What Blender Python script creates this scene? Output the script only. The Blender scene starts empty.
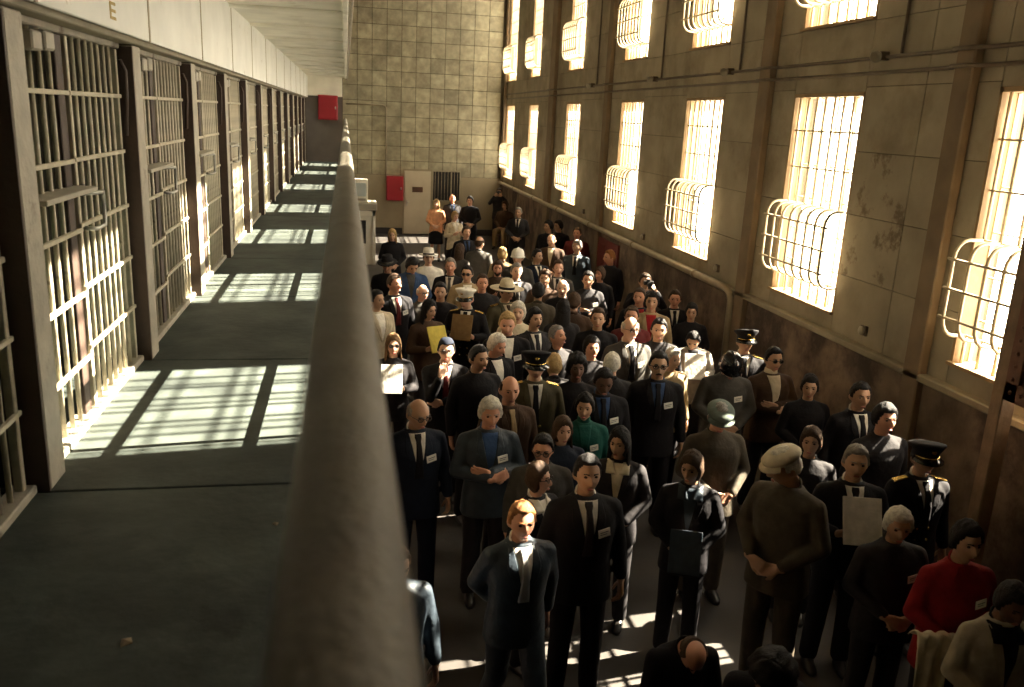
import bpy, math, random
import numpy as np
from mathutils import Matrix, Vector
random.seed(7); RNG = np.random.default_rng(7)
SC = bpy.context.scene
COL = SC.collection
R = math.radians
EYE = 3.85          # camera height above the hall floor
GAL = 2.25          # gallery floor height
# ------------------------------------------------------------------ camera
cam_d = bpy.data.cameras.new('camera'); cam = bpy.data.objects.new('camera', cam_d); COL.objects.link(cam)
AX = ((0.98137, -0.00424, 0.19207), (-0.18691, -0.26171, 0.94687), (0.04626, -0.96515, -0.25763))   # world x,y,z in camera (right, down, forward)
RX, DN, FW = [Vector((AX[0][i], AX[1][i], AX[2][i])) for i in range(3)]
RX.normalize(); FW.normalize(); DN = FW.cross(RX); DN.normalize()
cam.matrix_world = Matrix(((RX.x, -DN.x, -FW.x, 0), (RX.y, -DN.y, -FW.y, 0), (RX.z, -DN.z, -FW.z, EYE), (0, 0, 0, 1)))
cam_d.sensor_width = 36; cam_d.lens = 843.6 / 1024 * 36; cam_d.clip_start = 0.02; cam_d.clip_end = 200
cam_d.dof.use_dof = True; cam_d.dof.focus_distance = 10.0; cam_d.dof.aperture_fstop = 4.0
SC.camera = cam
# ------------------------------------------------------------------ world, sun, exposure
world = bpy.data.worlds.new('world'); SC.world = world; world.use_nodes = True
bg = world.node_tree.nodes['Background']; bg.inputs[0].default_value = (1.0, 0.95, 0.86, 1); bg.inputs[1].default_value = 15.0
TAN_EL, AZ = 0.90, 0.125
sun_d = bpy.data.lights.new('sun', 'SUN'); sun = bpy.data.objects.new('sun', sun_d); COL.objects.link(sun)
sun_d.energy = 92; sun_d.color = (1.0, 0.94, 0.84); sun_d.angle = R(0.35)
sun.location = (14, 16, 16)
sun.rotation_euler = Vector((-1, -AZ, -TAN_EL)).to_track_quat('-Z', 'Y').to_euler()
SC.view_settings.view_transform = 'Standard'; SC.view_settings.look = 'None'
SC.view_settings.exposure = 0.24; SC.view_settings.gamma = 1.0; SC.view_settings.use_curve_mapping = False
SC.cycles.use_denoising = True
SC.cycles.diffuse_bounces = 8; SC.cycles.max_bounces = 10; SC.cycles.transparent_max_bounces = 16
SC.cycles.sample_clamp_indirect = 6
SC.cycles.caustics_reflective = False; SC.cycles.caustics_refractive = False
# ------------------------------------------------------------------ materials
MATS = {}
def mat(name, col=(.5, .5, .5), rough=.7, var=.25, scale=6., bump=.15, metal=0., rnd=0., col2=None, spec=.5, detail=6., stain=None, bscale=None, wpos=False):
    if name in MATS: return MATS[name]
    m = bpy.data.materials.new(name); m.use_nodes = True; nt = m.node_tree; N = nt.nodes; L = nt.links
    b = N['Principled BSDF']; b.inputs['Roughness'].default_value = rough; b.inputs['Metallic'].default_value = metal
    b.inputs['Specular IOR Level'].default_value = spec
    tc = N.new('ShaderNodeTexCoord'); no = N.new('ShaderNodeTexNoise'); no.inputs['Scale'].default_value = scale; no.inputs['Detail'].default_value = detail
    src = N.new('ShaderNodeNewGeometry').outputs['Position'] if wpos else tc.outputs['Object']
    L.new(src, no.inputs['Vector'])
    ramp = N.new('ShaderNodeMapRange'); ramp.inputs[1].default_value = .3; ramp.inputs[2].default_value = .7; ramp.inputs[3].default_value = 0; ramp.inputs[4].default_value = 1
    L.new(no.outputs['Fac'], ramp.inputs[0])
    mx = N.new('ShaderNodeMix'); mx.data_type = 'RGBA'
    c2 = col2 or tuple(c * (1 - var) for c in col)
    mx.inputs[6].default_value = (*c2, 1); mx.inputs[7].default_value = (*[min(1, c * (1 + var * .5)) for c in col], 1)
    L.new(ramp.outputs[0], mx.inputs[0]); out = mx.outputs[2]
    if stain:
        n2 = N.new('ShaderNodeTexNoise'); n2.inputs['Scale'].default_value = stain[1]; n2.inputs['Detail'].default_value = 8; n2.inputs['Roughness'].default_value = .65
        L.new(src, n2.inputs['Vector'])
        r2 = N.new('ShaderNodeMapRange'); r2.inputs[1].default_value = stain[2]; r2.inputs[2].default_value = stain[3]; L.new(n2.outputs['Fac'], r2.inputs[0])
        m2 = N.new('ShaderNodeMix'); m2.data_type = 'RGBA'; L.new(r2.outputs[0], m2.inputs[0]); L.new(out, m2.inputs[6]); m2.inputs[7].default_value = (*stain[0], 1); out = m2.outputs[2]
    if rnd:
        oi = N.new('ShaderNodeObjectInfo'); hs = N.new('ShaderNodeHueSaturation')
        mr = N.new('ShaderNodeMapRange'); mr.inputs[3].default_value = 1 - rnd; mr.inputs[4].default_value = 1 + rnd
        L.new(oi.outputs['Random'], mr.inputs[0]); L.new(mr.outputs[0], hs.inputs['Value']); L.new(out, hs.inputs['Color']); out = hs.outputs[0]
    L.new(out, b.inputs['Base Color'])
    if bump:
        nb = N.new('ShaderNodeTexNoise'); nb.inputs['Scale'].default_value = bscale or scale * 5; nb.inputs['Detail'].default_value = 4; L.new(src, nb.inputs['Vector'])
        bp = N.new('ShaderNodeBump'); bp.inputs['Strength'].default_value = bump; bp.inputs['Distance'].default_value = .02
        L.new(nb.outputs['Fac'], bp.inputs['Height']); L.new(bp.outputs[0], b.inputs['Normal'])
    MATS[name] = m; return m
def glass_mat(name, tint, gloss=.06):
    m = bpy.data.materials.new(name); m.use_nodes = True; nt = m.node_tree; N = nt.nodes; L = nt.links
    for n in list(N): N.remove(n)
    o = N.new('ShaderNodeOutputMaterial'); t = N.new('ShaderNodeBsdfTransparent'); g = N.new('ShaderNodeBsdfGlossy'); x = N.new('ShaderNodeMixShader')
    no = N.new('ShaderNodeTexNoise'); no.inputs['Scale'].default_value = 3; tc = N.new('ShaderNodeTexCoord'); L.new(tc.outputs['Object'], no.inputs['Vector'])
    mx = N.new('ShaderNodeMix'); mx.data_type = 'RGBA'; mx.inputs[6].default_value = (*[c * .88 for c in tint], 1); mx.inputs[7].default_value = (*tint, 1); L.new(no.outputs['Fac'], mx.inputs[0])
    L.new(mx.outputs[2], t.inputs[0]); g.inputs['Roughness'].default_value = .1; x.inputs[0].default_value = gloss
    L.new(t.outputs[0], x.inputs[1]); L.new(g.outputs[0], x.inputs[2]); L.new(x.outputs[0], o.inputs[0]); return m
M_CEIL = mat('painted_ceiling', (.86, .84, .74), .7, .15, 2, .1, stain=((.42, .36, .24), .9, .62, .75))
M_FASC = mat('white_fascia_paint', (.90, .90, .85), .55, .08, 3, .08, stain=((.40, .33, .22), 5, .64, .72), wpos=True)
M_JSTRIP = mat('joint_strip_paint', (.42, .36, .24), .6, .2, 5, .1)
M_LINT = mat('lintel_paint', (.30, .26, .18), .6, .2, 5, .15)
M_GFLOOR = mat('gallery_concrete', (.060, .073, .065), .7, .4, 3.2, .25, spec=.3, rnd=.08, stain=((.026, .032, .030), 1.7, .44, .66), wpos=True)
M_FLOOR = mat('hall_concrete', (.05, .044, .04), .6, .3, 1.5, .2)
M_POST = mat('cell_post_paint', (.46, .42, .34), .5, .25, 6, .2, stain=((.17, .12, .08), 5, .58, .7))
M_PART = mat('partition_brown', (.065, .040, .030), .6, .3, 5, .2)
M_BAR = mat('bar_paint', (.58, .52, .39), .42, .2, 14, .15, stain=((.14, .10, .07), 12, .62, .72))
M_CELLG = mat('cell_green_wall', (.13, .25, .17), .7, .15, 3, .1)
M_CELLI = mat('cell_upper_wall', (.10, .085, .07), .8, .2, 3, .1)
M_RAIL = mat('rail_paint', (.19, .17, .13), .5, .25, 9, .35, stain=((.13, .10, .075), 8, .55, .75), bscale=140)
M_TILE = mat('back_wall_tile', (.36, .33, .225), .8, .30, 5, .25, rnd=.16, stain=((.19, .17, .115), 1.9, .42, .72), wpos=True)
M_JOINT = mat('joint_mortar', (.10, .085, .055), .9, .2, 5, .1)
M_BLOCK = mat('wall_concrete', (.32, .28, .205), .85, .22, 2.5, .2, rnd=.07, stain=((.17, .135, .085), 1.1, .50, .74), wpos=True)
M_BLOCKS = mat('wall_concrete_peeling', (.32, .28, .205), .85, .22, 2.5, .2, stain=((.15, .115, .075), 2.6, .55, .62), wpos=True)
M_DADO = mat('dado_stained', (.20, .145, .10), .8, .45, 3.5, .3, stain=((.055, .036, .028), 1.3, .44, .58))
M_BDADO = mat('back_dado_paint', (.30, .25, .165), .7, .15, 2, .1)
M_BASE = mat('dark_base_paint', (.035, .03, .03), .6, .2, 4, .1)
M_PIL = mat('pilaster_brown', (.20, .145, .09), .75, .25, 3, .2)
M_OCHRE = mat('ochre_frame_paint', (.33, .22, .11), .6, .25, 5, .15)
M_SASH = mat('sash_paint', (.50, .42, .28), .5, .2, 8, .1)
M_WBAR = mat('window_bar_paint', (.52, .44, .30), .45, .2, 12, .1)
M_PIPE = mat('wall_pipe_paint', (.30, .25, .17), .4, .25, 6, .1)
M_COND = mat('conduit_paint', (.12, .09, .06), .5, .3, 8, .1)
M_RED = mat('red_cabinet_paint', (.30, .010, .022), .4, .12, 3, .05)
M_DRED = mat('dark_red_door_paint', (.16, .02, .018), .5, .2, 3, .08)
M_DOOR = mat('grey_door_paint', (.50, .44, .33), .5, .1, 3, .08)
M_PLQ = mat('brown_plaque', (.10, .05, .03), .4, .2, 8, .05)
M_STEEL = mat('bare_steel', (.45, .44, .40), .35, .2, 12, .05, metal=.9)
M_WHITE = mat('booth_white_paint', (.84, .81, .70), .5, .08, 4, .05)
M_GREYT = mat('booth_grey_top', (.36, .33, .26), .5, .1, 4, .05)
M_DARK = mat('dark_opening', (.02, .018, .016), .8, .2, 4, .05)
M_RUST = mat('rusted_steel_plate', (.17, .075, .045), .65, .35, 5, .3, stain=((.08, .045, .035), 3, .5, .65))
M_RUSTP = mat('rusted_post', (.26, .17, .10), .65, .3, 6, .3)
M_CERAM = mat('ceramic_white', (.75, .72, .62), .3, .05, 6, 0)
M_GLASS = glass_mat('window_glass', (.98, .95, .88))
M_BRASS = mat('brass', (.75, .52, .16), .25, .1, 20, 0, metal=1)
# ------------------------------------------------------------------ mesh helpers
class MB:
    def __init__(s): s.v = []; s.f = []
    def add(s, v, f):
        o = len(s.v); s.v += [tuple(map(float, p)) for p in v]; s.f += [tuple(i + o for i in q) for q in f]; return s
    def box(s, x0, x1, y0, y1, z0, z1, b=0.):
        if b:
            v = []; f = []
            X, Y, Z = (x0, x1), (y0, y1), (z0, z1)
            idx = {}
            for i in (0, 1):
                for j in (0, 1):
                    for k in (0, 1):
                        sx, sy, sz = (b if i == 0 else -b), (b if j == 0 else -b), (b if k == 0 else -b)
                        for a, p in enumerate(((X[i], Y[j] + sy, Z[k] + sz), (X[i] + sx, Y[j], Z[k] + sz), (X[i] + sx, Y[j] + sy, Z[k]))):
                            idx[(i, j, k, a)] = len(v); v.append(p)
            for i in (0, 1):
                for a in range(3):
                    q = []
                    for (u, w) in ((0, 0), (1, 0), (1, 1), (0, 1)):
                        t = [u, w]; t.insert(a, i); q.append(idx[(*t, a)])
                    f.append(q if (i == 1) != (a == 1) else q[::-1])
            for a in range(3):      # edge bevels along axis a
                o1, o2 = [q for q in range(3) if q != a]
                for u in (0, 1):
                    for w in (0, 1):
                        c0 = [0, 0, 0]; c0[o1] = u; c0[o2] = w; c1 = c0[:]; c1[a] = 1
                        f.append([idx[(*c0, o1)], idx[(*c1, o1)], idx[(*c1, o2)], idx[(*c0, o2)]])
            for i in (0, 1):
                for j in (0, 1):
                    for k in (0, 1): f.append([idx[(i, j, k, a)] for a in range(3)])
            return s.add(v, f)
        v = [(x, y, z) for x in (x0, x1) for y in (y0, y1) for z in (z0, z1)]
        return s.add(v, [(0, 1, 3, 2), (4, 6, 7, 5), (0, 4, 5, 1), (2, 3, 7, 6), (0, 2, 6, 4), (1, 5, 7, 3)])
    def tube(s, pts, r, n=8, r2=None):
        pts = [Vector(p) for p in pts]; m = len(pts); rings = []
        up = None
        for i, p in enumerate(pts):
            t = (pts[min(i + 1, m - 1)] - pts[max(i - 1, 0)]).normalized()
            if up is None:
                up = Vector((0, 0, 1)) if abs(t.z) < .9 else Vector((1, 0, 0))
            a = t.cross(up).normalized(); b = a.cross(t).normalized(); up = b
            rr = r if r2 is None else r + (r2 - r) * i / (m - 1)
            rings.append([p + (a * math.cos(2 * math.pi * k / n) + b * math.sin(2 * math.pi * k / n)) * rr for k in range(n)])
        v = [q for g in rings for q in g]; f = []
        for i in range(m - 1):
            for k in range(n): f.append((i * n + k, i * n + (k + 1) % n, (i + 1) * n + (k + 1) % n, (i + 1) * n + k))
        f.append(tuple(range(n))[::-1]); f.append(tuple((m - 1) * n + k for k in range(n)))
        return s.add(v, f)
    def lathe(s, prof, n=20, sx=1., sy=1., cap=True):
        v = []; f = []
        for (r, z) in prof:
            for k in range(n): a = 2 * math.pi * k / n; v.append((r * math.cos(a) * sx, r * math.sin(a) * sy, z))
        for i in range(len(prof) - 1):
            for k in range(n): f.append((i * n + k, i * n + (k + 1) % n, (i + 1) * n + (k + 1) % n, (i + 1) * n + k))
        if cap: f.append(tuple(range(n))[::-1]); f.append(tuple((len(prof) - 1) * n + k for k in range(n)))
        return s.add(v, f)
    def mesh(s, name, smooth=False):
        me = bpy.data.meshes.new(name); me.from_pydata(s.v, [], s.f); me.validate()
        import bmesh
        bm = bmesh.new(); bm.from_mesh(me); bmesh.ops.recalc_face_normals(bm, faces=bm.faces); bm.to_mesh(me); bm.free()
        if smooth: me.polygons.foreach_set('use_smooth', [True] * len(me.polygons))
        return me
def mk(name, me, m=None, parent=None, loc=(0, 0, 0), mw=None):
    if len(me.materials) == 0: me.materials.append(None)
    o = bpy.data.objects.new(name, me); COL.objects.link(o)
    if parent: o.parent = parent
    if mw is not None: o.matrix_local = mw
    else: o.location = loc
    if m:
        sl = o.material_slots[0]; sl.link = 'OBJECT'; sl.material = m
    return o
def build(name, mb, m, parent=None, loc=(0, 0, 0), smooth=False, kind=None):
    o = mk(name, mb.mesh(name, smooth), m, parent, loc)
    if kind: o['kind'] = kind
    return o
def empty(name, loc=(0, 0, 0), rz=0., label=None, cat=None, group=None, kind=None):
    o = bpy.data.objects.new(name, None); COL.objects.link(o); o.location = loc; o.rotation_euler.z = rz; o.empty_display_size = .2
    tag(o, label, cat, group, kind); return o
def tag(o, label=None, cat=None, group=None, kind=None):
    if label: o['label'] = label
    if cat: o['category'] = cat
    if group: o['group'] = group
    if kind: o['kind'] = kind
    return o
B = lambda *a, **k: MB().box(*a, **k)
# ------------------------------------------------------------------ setting: hall shell
XL, XR, YB, YF, ZT = -1.22, 5.10, 28.0, -4.0, 9.9
o = build('floor', B(-3.9, XR + .4, YF - .2, YB + .3, -.2, 0), M_FLOOR, kind='structure')
tag(o, 'dark concrete floor of the hall beneath the crowd')
build('ceiling', B(-3.9, XR + .4, YF - .2, YB + .3, ZT, ZT + .2), M_PIL, kind='structure')
build('wall_front', B(-3.9, XR + .4, YF - .2, YF, 0, ZT), M_PART, kind='structure')
# left side: solid below and above the gallery tier, and ahead of the first cell
Y0, PITCH, NC = 1.58, 1.97, 13
wl = build('wall_left', B(-1.42, XL, YF, YB, 0, GAL - .16), M_PART, kind='structure')
build('wall_left_upper', B(-1.42, XL, YF, YB, 5.0, ZT), M_BDADO, kind='structure')
build('wall_left_near', B(-1.42, XL, YF, Y0, GAL - .16, 5.0), M_PART, kind='structure')
build('wall_left_outer', B(-3.9, -3.6, YF, YB, 0, 5.0), M_CELLI, kind='structure')
# gallery floor of concrete panels
gf = build('floor_gallery', B(-3.6, 0.0, YF, YB, GAL - .16, GAL - .025), M_JOINT, kind='structure')
tag(gf, 'grey-green concrete gallery floor in front of the cells')
pm = B(-2.38 / 2 + .0, 2.38 / 2, .007, PITCH - .007, 0, .025, b=.004).mesh('floor_panel')
for k in range(-2, NC + 1):
    y = Y0 + k * PITCH; yy = min(YB - y, PITCH)
    if yy > .1: q = mk('floor_panel', pm, M_GFLOOR, gf, (-2.38 / 2 + .001, y, GAL - .025)); q.scale.y = yy / PITCH
build('trim_1', B(-.002, .03, YF, YB, GAL - .30, GAL + .012, b=.004), M_LINT, kind='structure')
# ceiling of the gallery: panels and beams
gc = build('ceiling_gallery', B(XL, 0, YF, YB, 4.84, 5.02), M_CEIL, kind='structure')
tag(gc, 'cream painted gallery ceiling with shallow cross beams')
bm_ = B(XL + .01, -.002, 0, .12, 4.805, 4.842, b=.012).mesh('beam'); pn_ = B(XL + .01, -.004, .13, PITCH - .01, 4.836, 4.841).mesh('panel')
for k in range(-2, NC + 1):
    y = Y0 + k * PITCH
    if y < YB - .2: mk('beam', bm_, M_CEIL, gc, (0, y, 0))
    if y < YB - 2: mk('panel', pn_, M_CEIL, gc, (0, y, 0))
build('trim_2', B(-.03, .03, YF, YB, 4.80, 5.06, b=.006), M_CEIL, kind='structure')
# fascia above the cells
fa = build('trim_3', B(-1.36, -1.165, YF, YB, 4.195, 4.84), M_LINT, kind='structure')
tag(fa, 'white painted fascia band above the row of cells')
fp = B(-1.168, -1.15, .008, PITCH - .008, 4.192, 4.835, b=.004).mesh('fascia_panel')
for k in range(-2, NC + 1):
    y = Y0 + .15 + k * PITCH
    if y < YB - .3: q = mk('fascia_panel', fp, M_FASC, fa, (0, y, 0)); q.scale.y = min(1, (YB - y) / PITCH)
js = B(-1.165, -1.146, -.016, .016, 4.192, 4.835).mesh('joint_strip')
for k in range(-2, NC + 1):
    y = Y0 + .15 + k * PITCH
    if YF < y < YB - .3: mk('joint_strip', js, M_JSTRIP, fa, (0, y, 0))
lt = MB().box(-.0, .0015, 0, .03, 0, .085)      # worn painted letter on the first panel
for z in (0, .035, .07): lt.box(0, .0015, .025, .115, z, z + .015)
build('painted_letter', lt, mat('letter_ochre', (.55, .40, .12), .6, .3, 30, .1), fa, (-1.1498, 4.78, 4.238))
build('trim_4', B(-1.40, -1.19, YF, YB, 4.165, 4.2, b=.006), M_LINT, kind='structure')
# ------------------------------------------------------------------ cells
NB_L = [.29 + i * .125 for i in range(5)]
NB_R = [1.02 + i * .112 for i in range(8)]
bar_m = MB().tube([(0, 0, GAL + .03), (0, 0, 4.15)], .0125, 8).mesh('bar', True)
xb_l = B(-.008, .012, .22, 1.02, -.011, .011, b=.003).mesh('crossbar')
xb_r = B(-.008, .012, .98, PITCH - .02, -.011, .011, b=.003).mesh('crossbar')
post_m = B(-.10, .0, .012, .20, GAL, 4.16, b=.006).mesh('post')
part_m = B(-2.28, -.02, .05, .17, GAL, 4.9).mesh('partition')
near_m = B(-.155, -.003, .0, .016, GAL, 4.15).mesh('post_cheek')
stile_m = B(-.025, .02, .0, .10, GAL + .03, 4.13, b=.004).mesh('stile')
dst_m = B(-.015, .022, 0, .035, GAL + .03, 4.13, b=.004).mesh('door_stile')
sill_m = B(-.05, .05, .2, PITCH, GAL - .004, GAL + .035, b=.006).mesh('sill')
head_m = B(-.05, .03, .2, PITCH, 4.135, 4.17, b=.006).mesh('head_rail')
tray_m = B(-.03, .10, .26, 1.0, -.012, .012, b=.004).mesh('food_tray')
han = MB().tube([(0, 0, .085), (.03, 0, .09), (.055, .03, .09), (.06, .14, .085), (.055, .165, .06), (.055, .165, -.06), (.06, .14, -.085), (.055, .03, -.09), (.03, 0, -.09), (0, 0, -.085)], .011, 8).mesh('handle', True)
lk = B(-.02, .05, 0, .12, -.03, .05, b=.008).mesh('door_hanger')
rod = MB().tube([(.02, 0, 0), (.04, .03, -.06), (.04, .02, -.2), (.03, 0, -.42)], .012, 6).mesh('lock_rod', True)
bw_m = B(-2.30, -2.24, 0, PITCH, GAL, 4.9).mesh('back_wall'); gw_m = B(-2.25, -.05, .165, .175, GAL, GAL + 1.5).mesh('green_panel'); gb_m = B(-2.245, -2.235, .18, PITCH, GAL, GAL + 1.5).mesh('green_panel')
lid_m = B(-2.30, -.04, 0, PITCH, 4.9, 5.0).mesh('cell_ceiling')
ORD = ['first', 'second', 'third', 'fourth', 'fifth', 'sixth', 'seventh', 'eighth', 'ninth', 'tenth', 'eleventh', 'twelfth', 'thirteenth', 'fourteenth']
XD = -.10           # door plane behind the posts
for k in range(NC + 1):
    y = Y0 + k * PITCH; last = y + PITCH > YB
    c = empty('cell_front', (XL, y, 0), label=('barred steel cell front at the left edge, partly out of frame' if k == 0 else f'barred steel cell front, {ORD[k-1]} full one along the gallery from the camera'), cat='cell front', group='cell fronts along the gallery')
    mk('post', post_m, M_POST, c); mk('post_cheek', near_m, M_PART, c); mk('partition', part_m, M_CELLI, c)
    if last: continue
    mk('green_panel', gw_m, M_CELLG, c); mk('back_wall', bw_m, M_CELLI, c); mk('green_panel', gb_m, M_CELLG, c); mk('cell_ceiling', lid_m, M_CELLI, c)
    mk('sill', sill_m, M_POST, c, (XD, 0, 0)); mk('head_rail', head_m, M_POST, c, (XD, 0, 0))
    for yy in NB_L: mk('bar', bar_m, M_BAR, c, (XD, yy, 0))
    for yy in NB_R: mk('bar', bar_m, M_BAR, c, (XD + .005, yy, 0))
    mk('stile', stile_m, M_PART, c, (XD - .01, .86, 0)); mk('door_stile', dst_m, M_BAR, c, (XD, 1.03 - .045, 0)); mk('door_stile', dst_m, M_BAR, c, (XD, PITCH - .07, 0))
    for z in (3.87, 3.55, 3.21, 2.89, 2.56): mk('crossbar', xb_l, M_BAR, c, (XD + .012, 0, z))
    for z in (3.87, 3.555, 3.235, 2.92, 2.61): mk('crossbar', xb_r, M_BAR, c, (XD + .018, 0, z))
    mk('food_tray', tray_m, M_POST, c, (XD + .01, 0, 3.42))
    mk('handle', han, M_STEEL, c, (XD + .02, 1.06, 3.30)); mk('door_hanger', lk, M_POST, c, (XD + .03, .36, 4.06)); mk('door_hanger', lk, M_POST, c, (XD + .03, .52, 4.07)); mk('lock_rod', rod, M_PART, c, (XD + .03, PITCH - .1, 4.07))
# ------------------------------------------------------------------ railing
ra = empty('railing', (0, 0, GAL), label='three-rail pipe railing along the gallery edge with a thick top rail', cat='railing')
build('top_rail', MB().tube([(-.002, y, EYE - .285 - GAL) for y in (-3.9, -1, .2, 3, 10, 20, YB - .01)], .0405, 40), M_RAIL, ra, smooth=True)
mr = MB().tube([(-.002, YF, 0), (-.002, YB - .01, 0)], .024, 12).mesh('mid_rail', True)
mk('mid_rail', mr, M_RAIL, ra, (0, 0, .42)); mk('mid_rail', mr, M_RAIL, ra, (0, 0, .98))
pp = MB().tube([(0, 0, 0), (0, 0, 1.29)], .019, 10).mesh('rail_post', True)
for k in range(-1, NC + 1): mk('rail_post', pp, M_RAIL, ra, (-.03, Y0 + .6 + k * PITCH, 0))
# ------------------------------------------------------------------ right wall with window openings
WIN = [(4.68, 6.14), (7.98, 9.38), (11.28, 12.65), (14.58, 15.86), (18.70, 20.02), (23.03, 24.25), (26.36, 27.75)]
LZ, UZ = (1.98, 4.27), (4.95, 9.12)
XW = XR + .016
w = MB(); prev = YF
for (a, b) in WIN + [(YB + .3, None)]:
    w.box(XW, XR + .28, prev, a, 0, ZT)
    if b is None: break
    w.box(XW, XR + .28, a, b, 0, LZ[0]); w.box(XW, XR + .28, a, b, LZ[1], UZ[0]); w.box(XW, XR + .28, a, b, UZ[1], ZT); prev = b
wr = build('wall_right', w, M_JOINT, kind='structure'); tag(wr, 'tall stained concrete outer wall with two rows of barred windows')
def facing(a, b, z0, z1):
    n = max(1, round((b - a) / .95)); m_ = max(1, round((z1 - z0) / .66))
    for i in range(n):
        for j in range(m_):
            ya, yb = a + (b - a) * i / n, a + (b - a) * (i + 1) / n; za, zb = z0 + (z1 - z0) * j / m_, z0 + (z1 - z0) * (j + 1) / m_
            build('concrete_block', B(XR, XW + .002, ya + .003, yb - .003, za + .003, zb - .003, b=.003), M_BLOCKS if (6.6 < ya and yb < 7.99 and 2.3 < za < 3.2) else M_BLOCK, wr)
prev = YF
for (a, b) in WIN + [(YB, None)]:
    facing(prev, a, 1.8, 6.2); 
    if b is None: break
    facing(a, b, 1.8, LZ[0]); facing(a, b, LZ[1], UZ[0]); prev = b
prev = YF
for (a, b) in WIN + [(YB, None)]:
    build('concrete_block', B(XR, XW, prev, a, 6.2, ZT), M_BLOCK, wr)
    if b is None: break
    build('concrete_block', B(XR, XW, a, b, UZ[1], ZT), M_BLOCK, wr); prev = b
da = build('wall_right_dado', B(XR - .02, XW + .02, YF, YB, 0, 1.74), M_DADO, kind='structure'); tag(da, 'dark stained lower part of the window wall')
build('trim_5', B(XR - .09, XW + .02, YF, YB, 1.74, 1.81, b=.012), M_BLOCK, kind='structure')
for i, (y, wd) in enumerate(((6.5, .22), (10.02, .26), (16.6, .26), (21.3, .5), (27.88, .2))):
    o = build(f'trim_{6+i}', B(XR - .09, XR + .005, y - wd / 2, y + wd / 2, 0, ZT, b=.012), M_PIL, kind='structure'); tag(o, 'brown painted wall pilaster between the windows')
# windows
NBW = 8
def make_window(n, a, b, z0, z1, ztop, zbot):
    wd = b - a
    t = empty(f'window_{n}', (XR, a, z0), kind='structure'); hgt = z1 - z0
    t['label'] = 'tall barred window with bulging guard basket in its lower part'
    for q in (B(.0, .22, 0, .03, 0, hgt), B(.0, .22, wd - .03, wd, 0, hgt), B(.0, .22, 0, wd, hgt - .04, hgt), B(-.04, .22, 0, wd, 0, .03)): build('frame', q, M_OCHRE, t)
    nc, nr = 4, max(4, round(hgt / .38)); cw = (wd - .06) / nc; rh = (hgt - .07) / nr
    vm = B(.145, .18, -.009, .011, .03, hgt - .04).mesh('muntin'); hm = B(.148, .177, .03, wd - .03, -.006, .006).mesh('muntin')
    for i in range(nc + 1): mk('muntin', vm, M_SASH, t, (0, .03 + i * cw, 0))
    for j in range(nr + 1): mk('muntin', hm, M_SASH, t, (0, 0, .03 + j * rh))
    pm = B(.160, .165, .011, cw - .011, .010, rh - .010).mesh('pane')
    for i in range(nc):
        for j in range(nr): mk('pane', pm, M_GLASS, t, (0, .03 + i * cw, .03 + j * rh))
    zt, zb = ztop - z0, zbot - z0
    up = MB().tube([(.05, 0, zt), (.05, 0, hgt - .03)], .015, 6).mesh('bar', True); lo = MB().tube([(.05, 0, .03), (.05, 0, zb)], .015, 6).mesh('bar', True)
    path = [(.05, 0, zt)]
    for q in range(5): an = math.pi / 2 * q / 4; path.append((-.08 - .12 * math.sin(an), 0, zt - .16 + .16 * math.cos(an)))
    for q in range(5): an = math.pi / 2 * q / 4; path.append((-.08 - .12 * math.cos(an), 0, zb + .16 - .16 * math.sin(an)))
    path.append((.05, 0, zb))
    gm = MB().tube(path, .015, 7).mesh('guard_bar', True)
    for i in range(NBW):
        y = .07 + (wd - .14) * i / (NBW - 1)
        mk('bar', up, M_WBAR, t, (0, y, 0)); mk('bar', lo, M_WBAR, t, (0, y, 0)); mk('guard_bar', gm, M_WBAR, t, (0, y, 0))
    cb = B(.042, .058, .02, wd - .02, -.008, .008).mesh('crossbar'); nz = max(3, round((hgt - zt) / .36))
    for j in range(nz): mk('crossbar', cb, M_WBAR, t, (0, 0, zt + (hgt - zt) * j / nz))
    mk('crossbar', cb, M_WBAR, t, (0, 0, zb)); 
    gr = B(-.218, -.188, .01, wd - .01, -.010, .010, b=.003).mesh('guard_rail')
    for q in (.2, .5, .8): mk('guard_rail', gr, M_WBAR, t, (0, 0, zb + (zt - zb) * q))
    # sky portal so that daylight through the opening is sampled well
    pl = bpy.data.lights.new('window_portal', 'AREA'); pl.shape = 'RECTANGLE'; pl.size = wd; pl.size_y = hgt; pl.cycles.is_portal = True
    po = bpy.data.objects.new('window_portal', pl); COL.objects.link(po); po.location = (XR + .29, (a + b) / 2, (z0 + z1) / 2)
    po.rotation_euler = Vector((-1, 0, 0)).to_track_quat('-Z', 'Z').to_euler()
for i, (a, b) in enumerate(WIN):
    make_window(i + 1, a, b, *LZ, 3.06, 2.25); make_window(i + 8, a, b, *UZ, 6.02, 5.21)
NTH = ['nearest', 'second', 'third', 'fourth', 'fifth', 'sixth', 'seventh']
for i in range(7):
    for q, r in ((1, 'lower'), (8, 'upper')): bpy.data.objects[f'window_{i+q}']['label'] = f'tall barred window with guard basket, {NTH[i]} along the {r} row'
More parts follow.
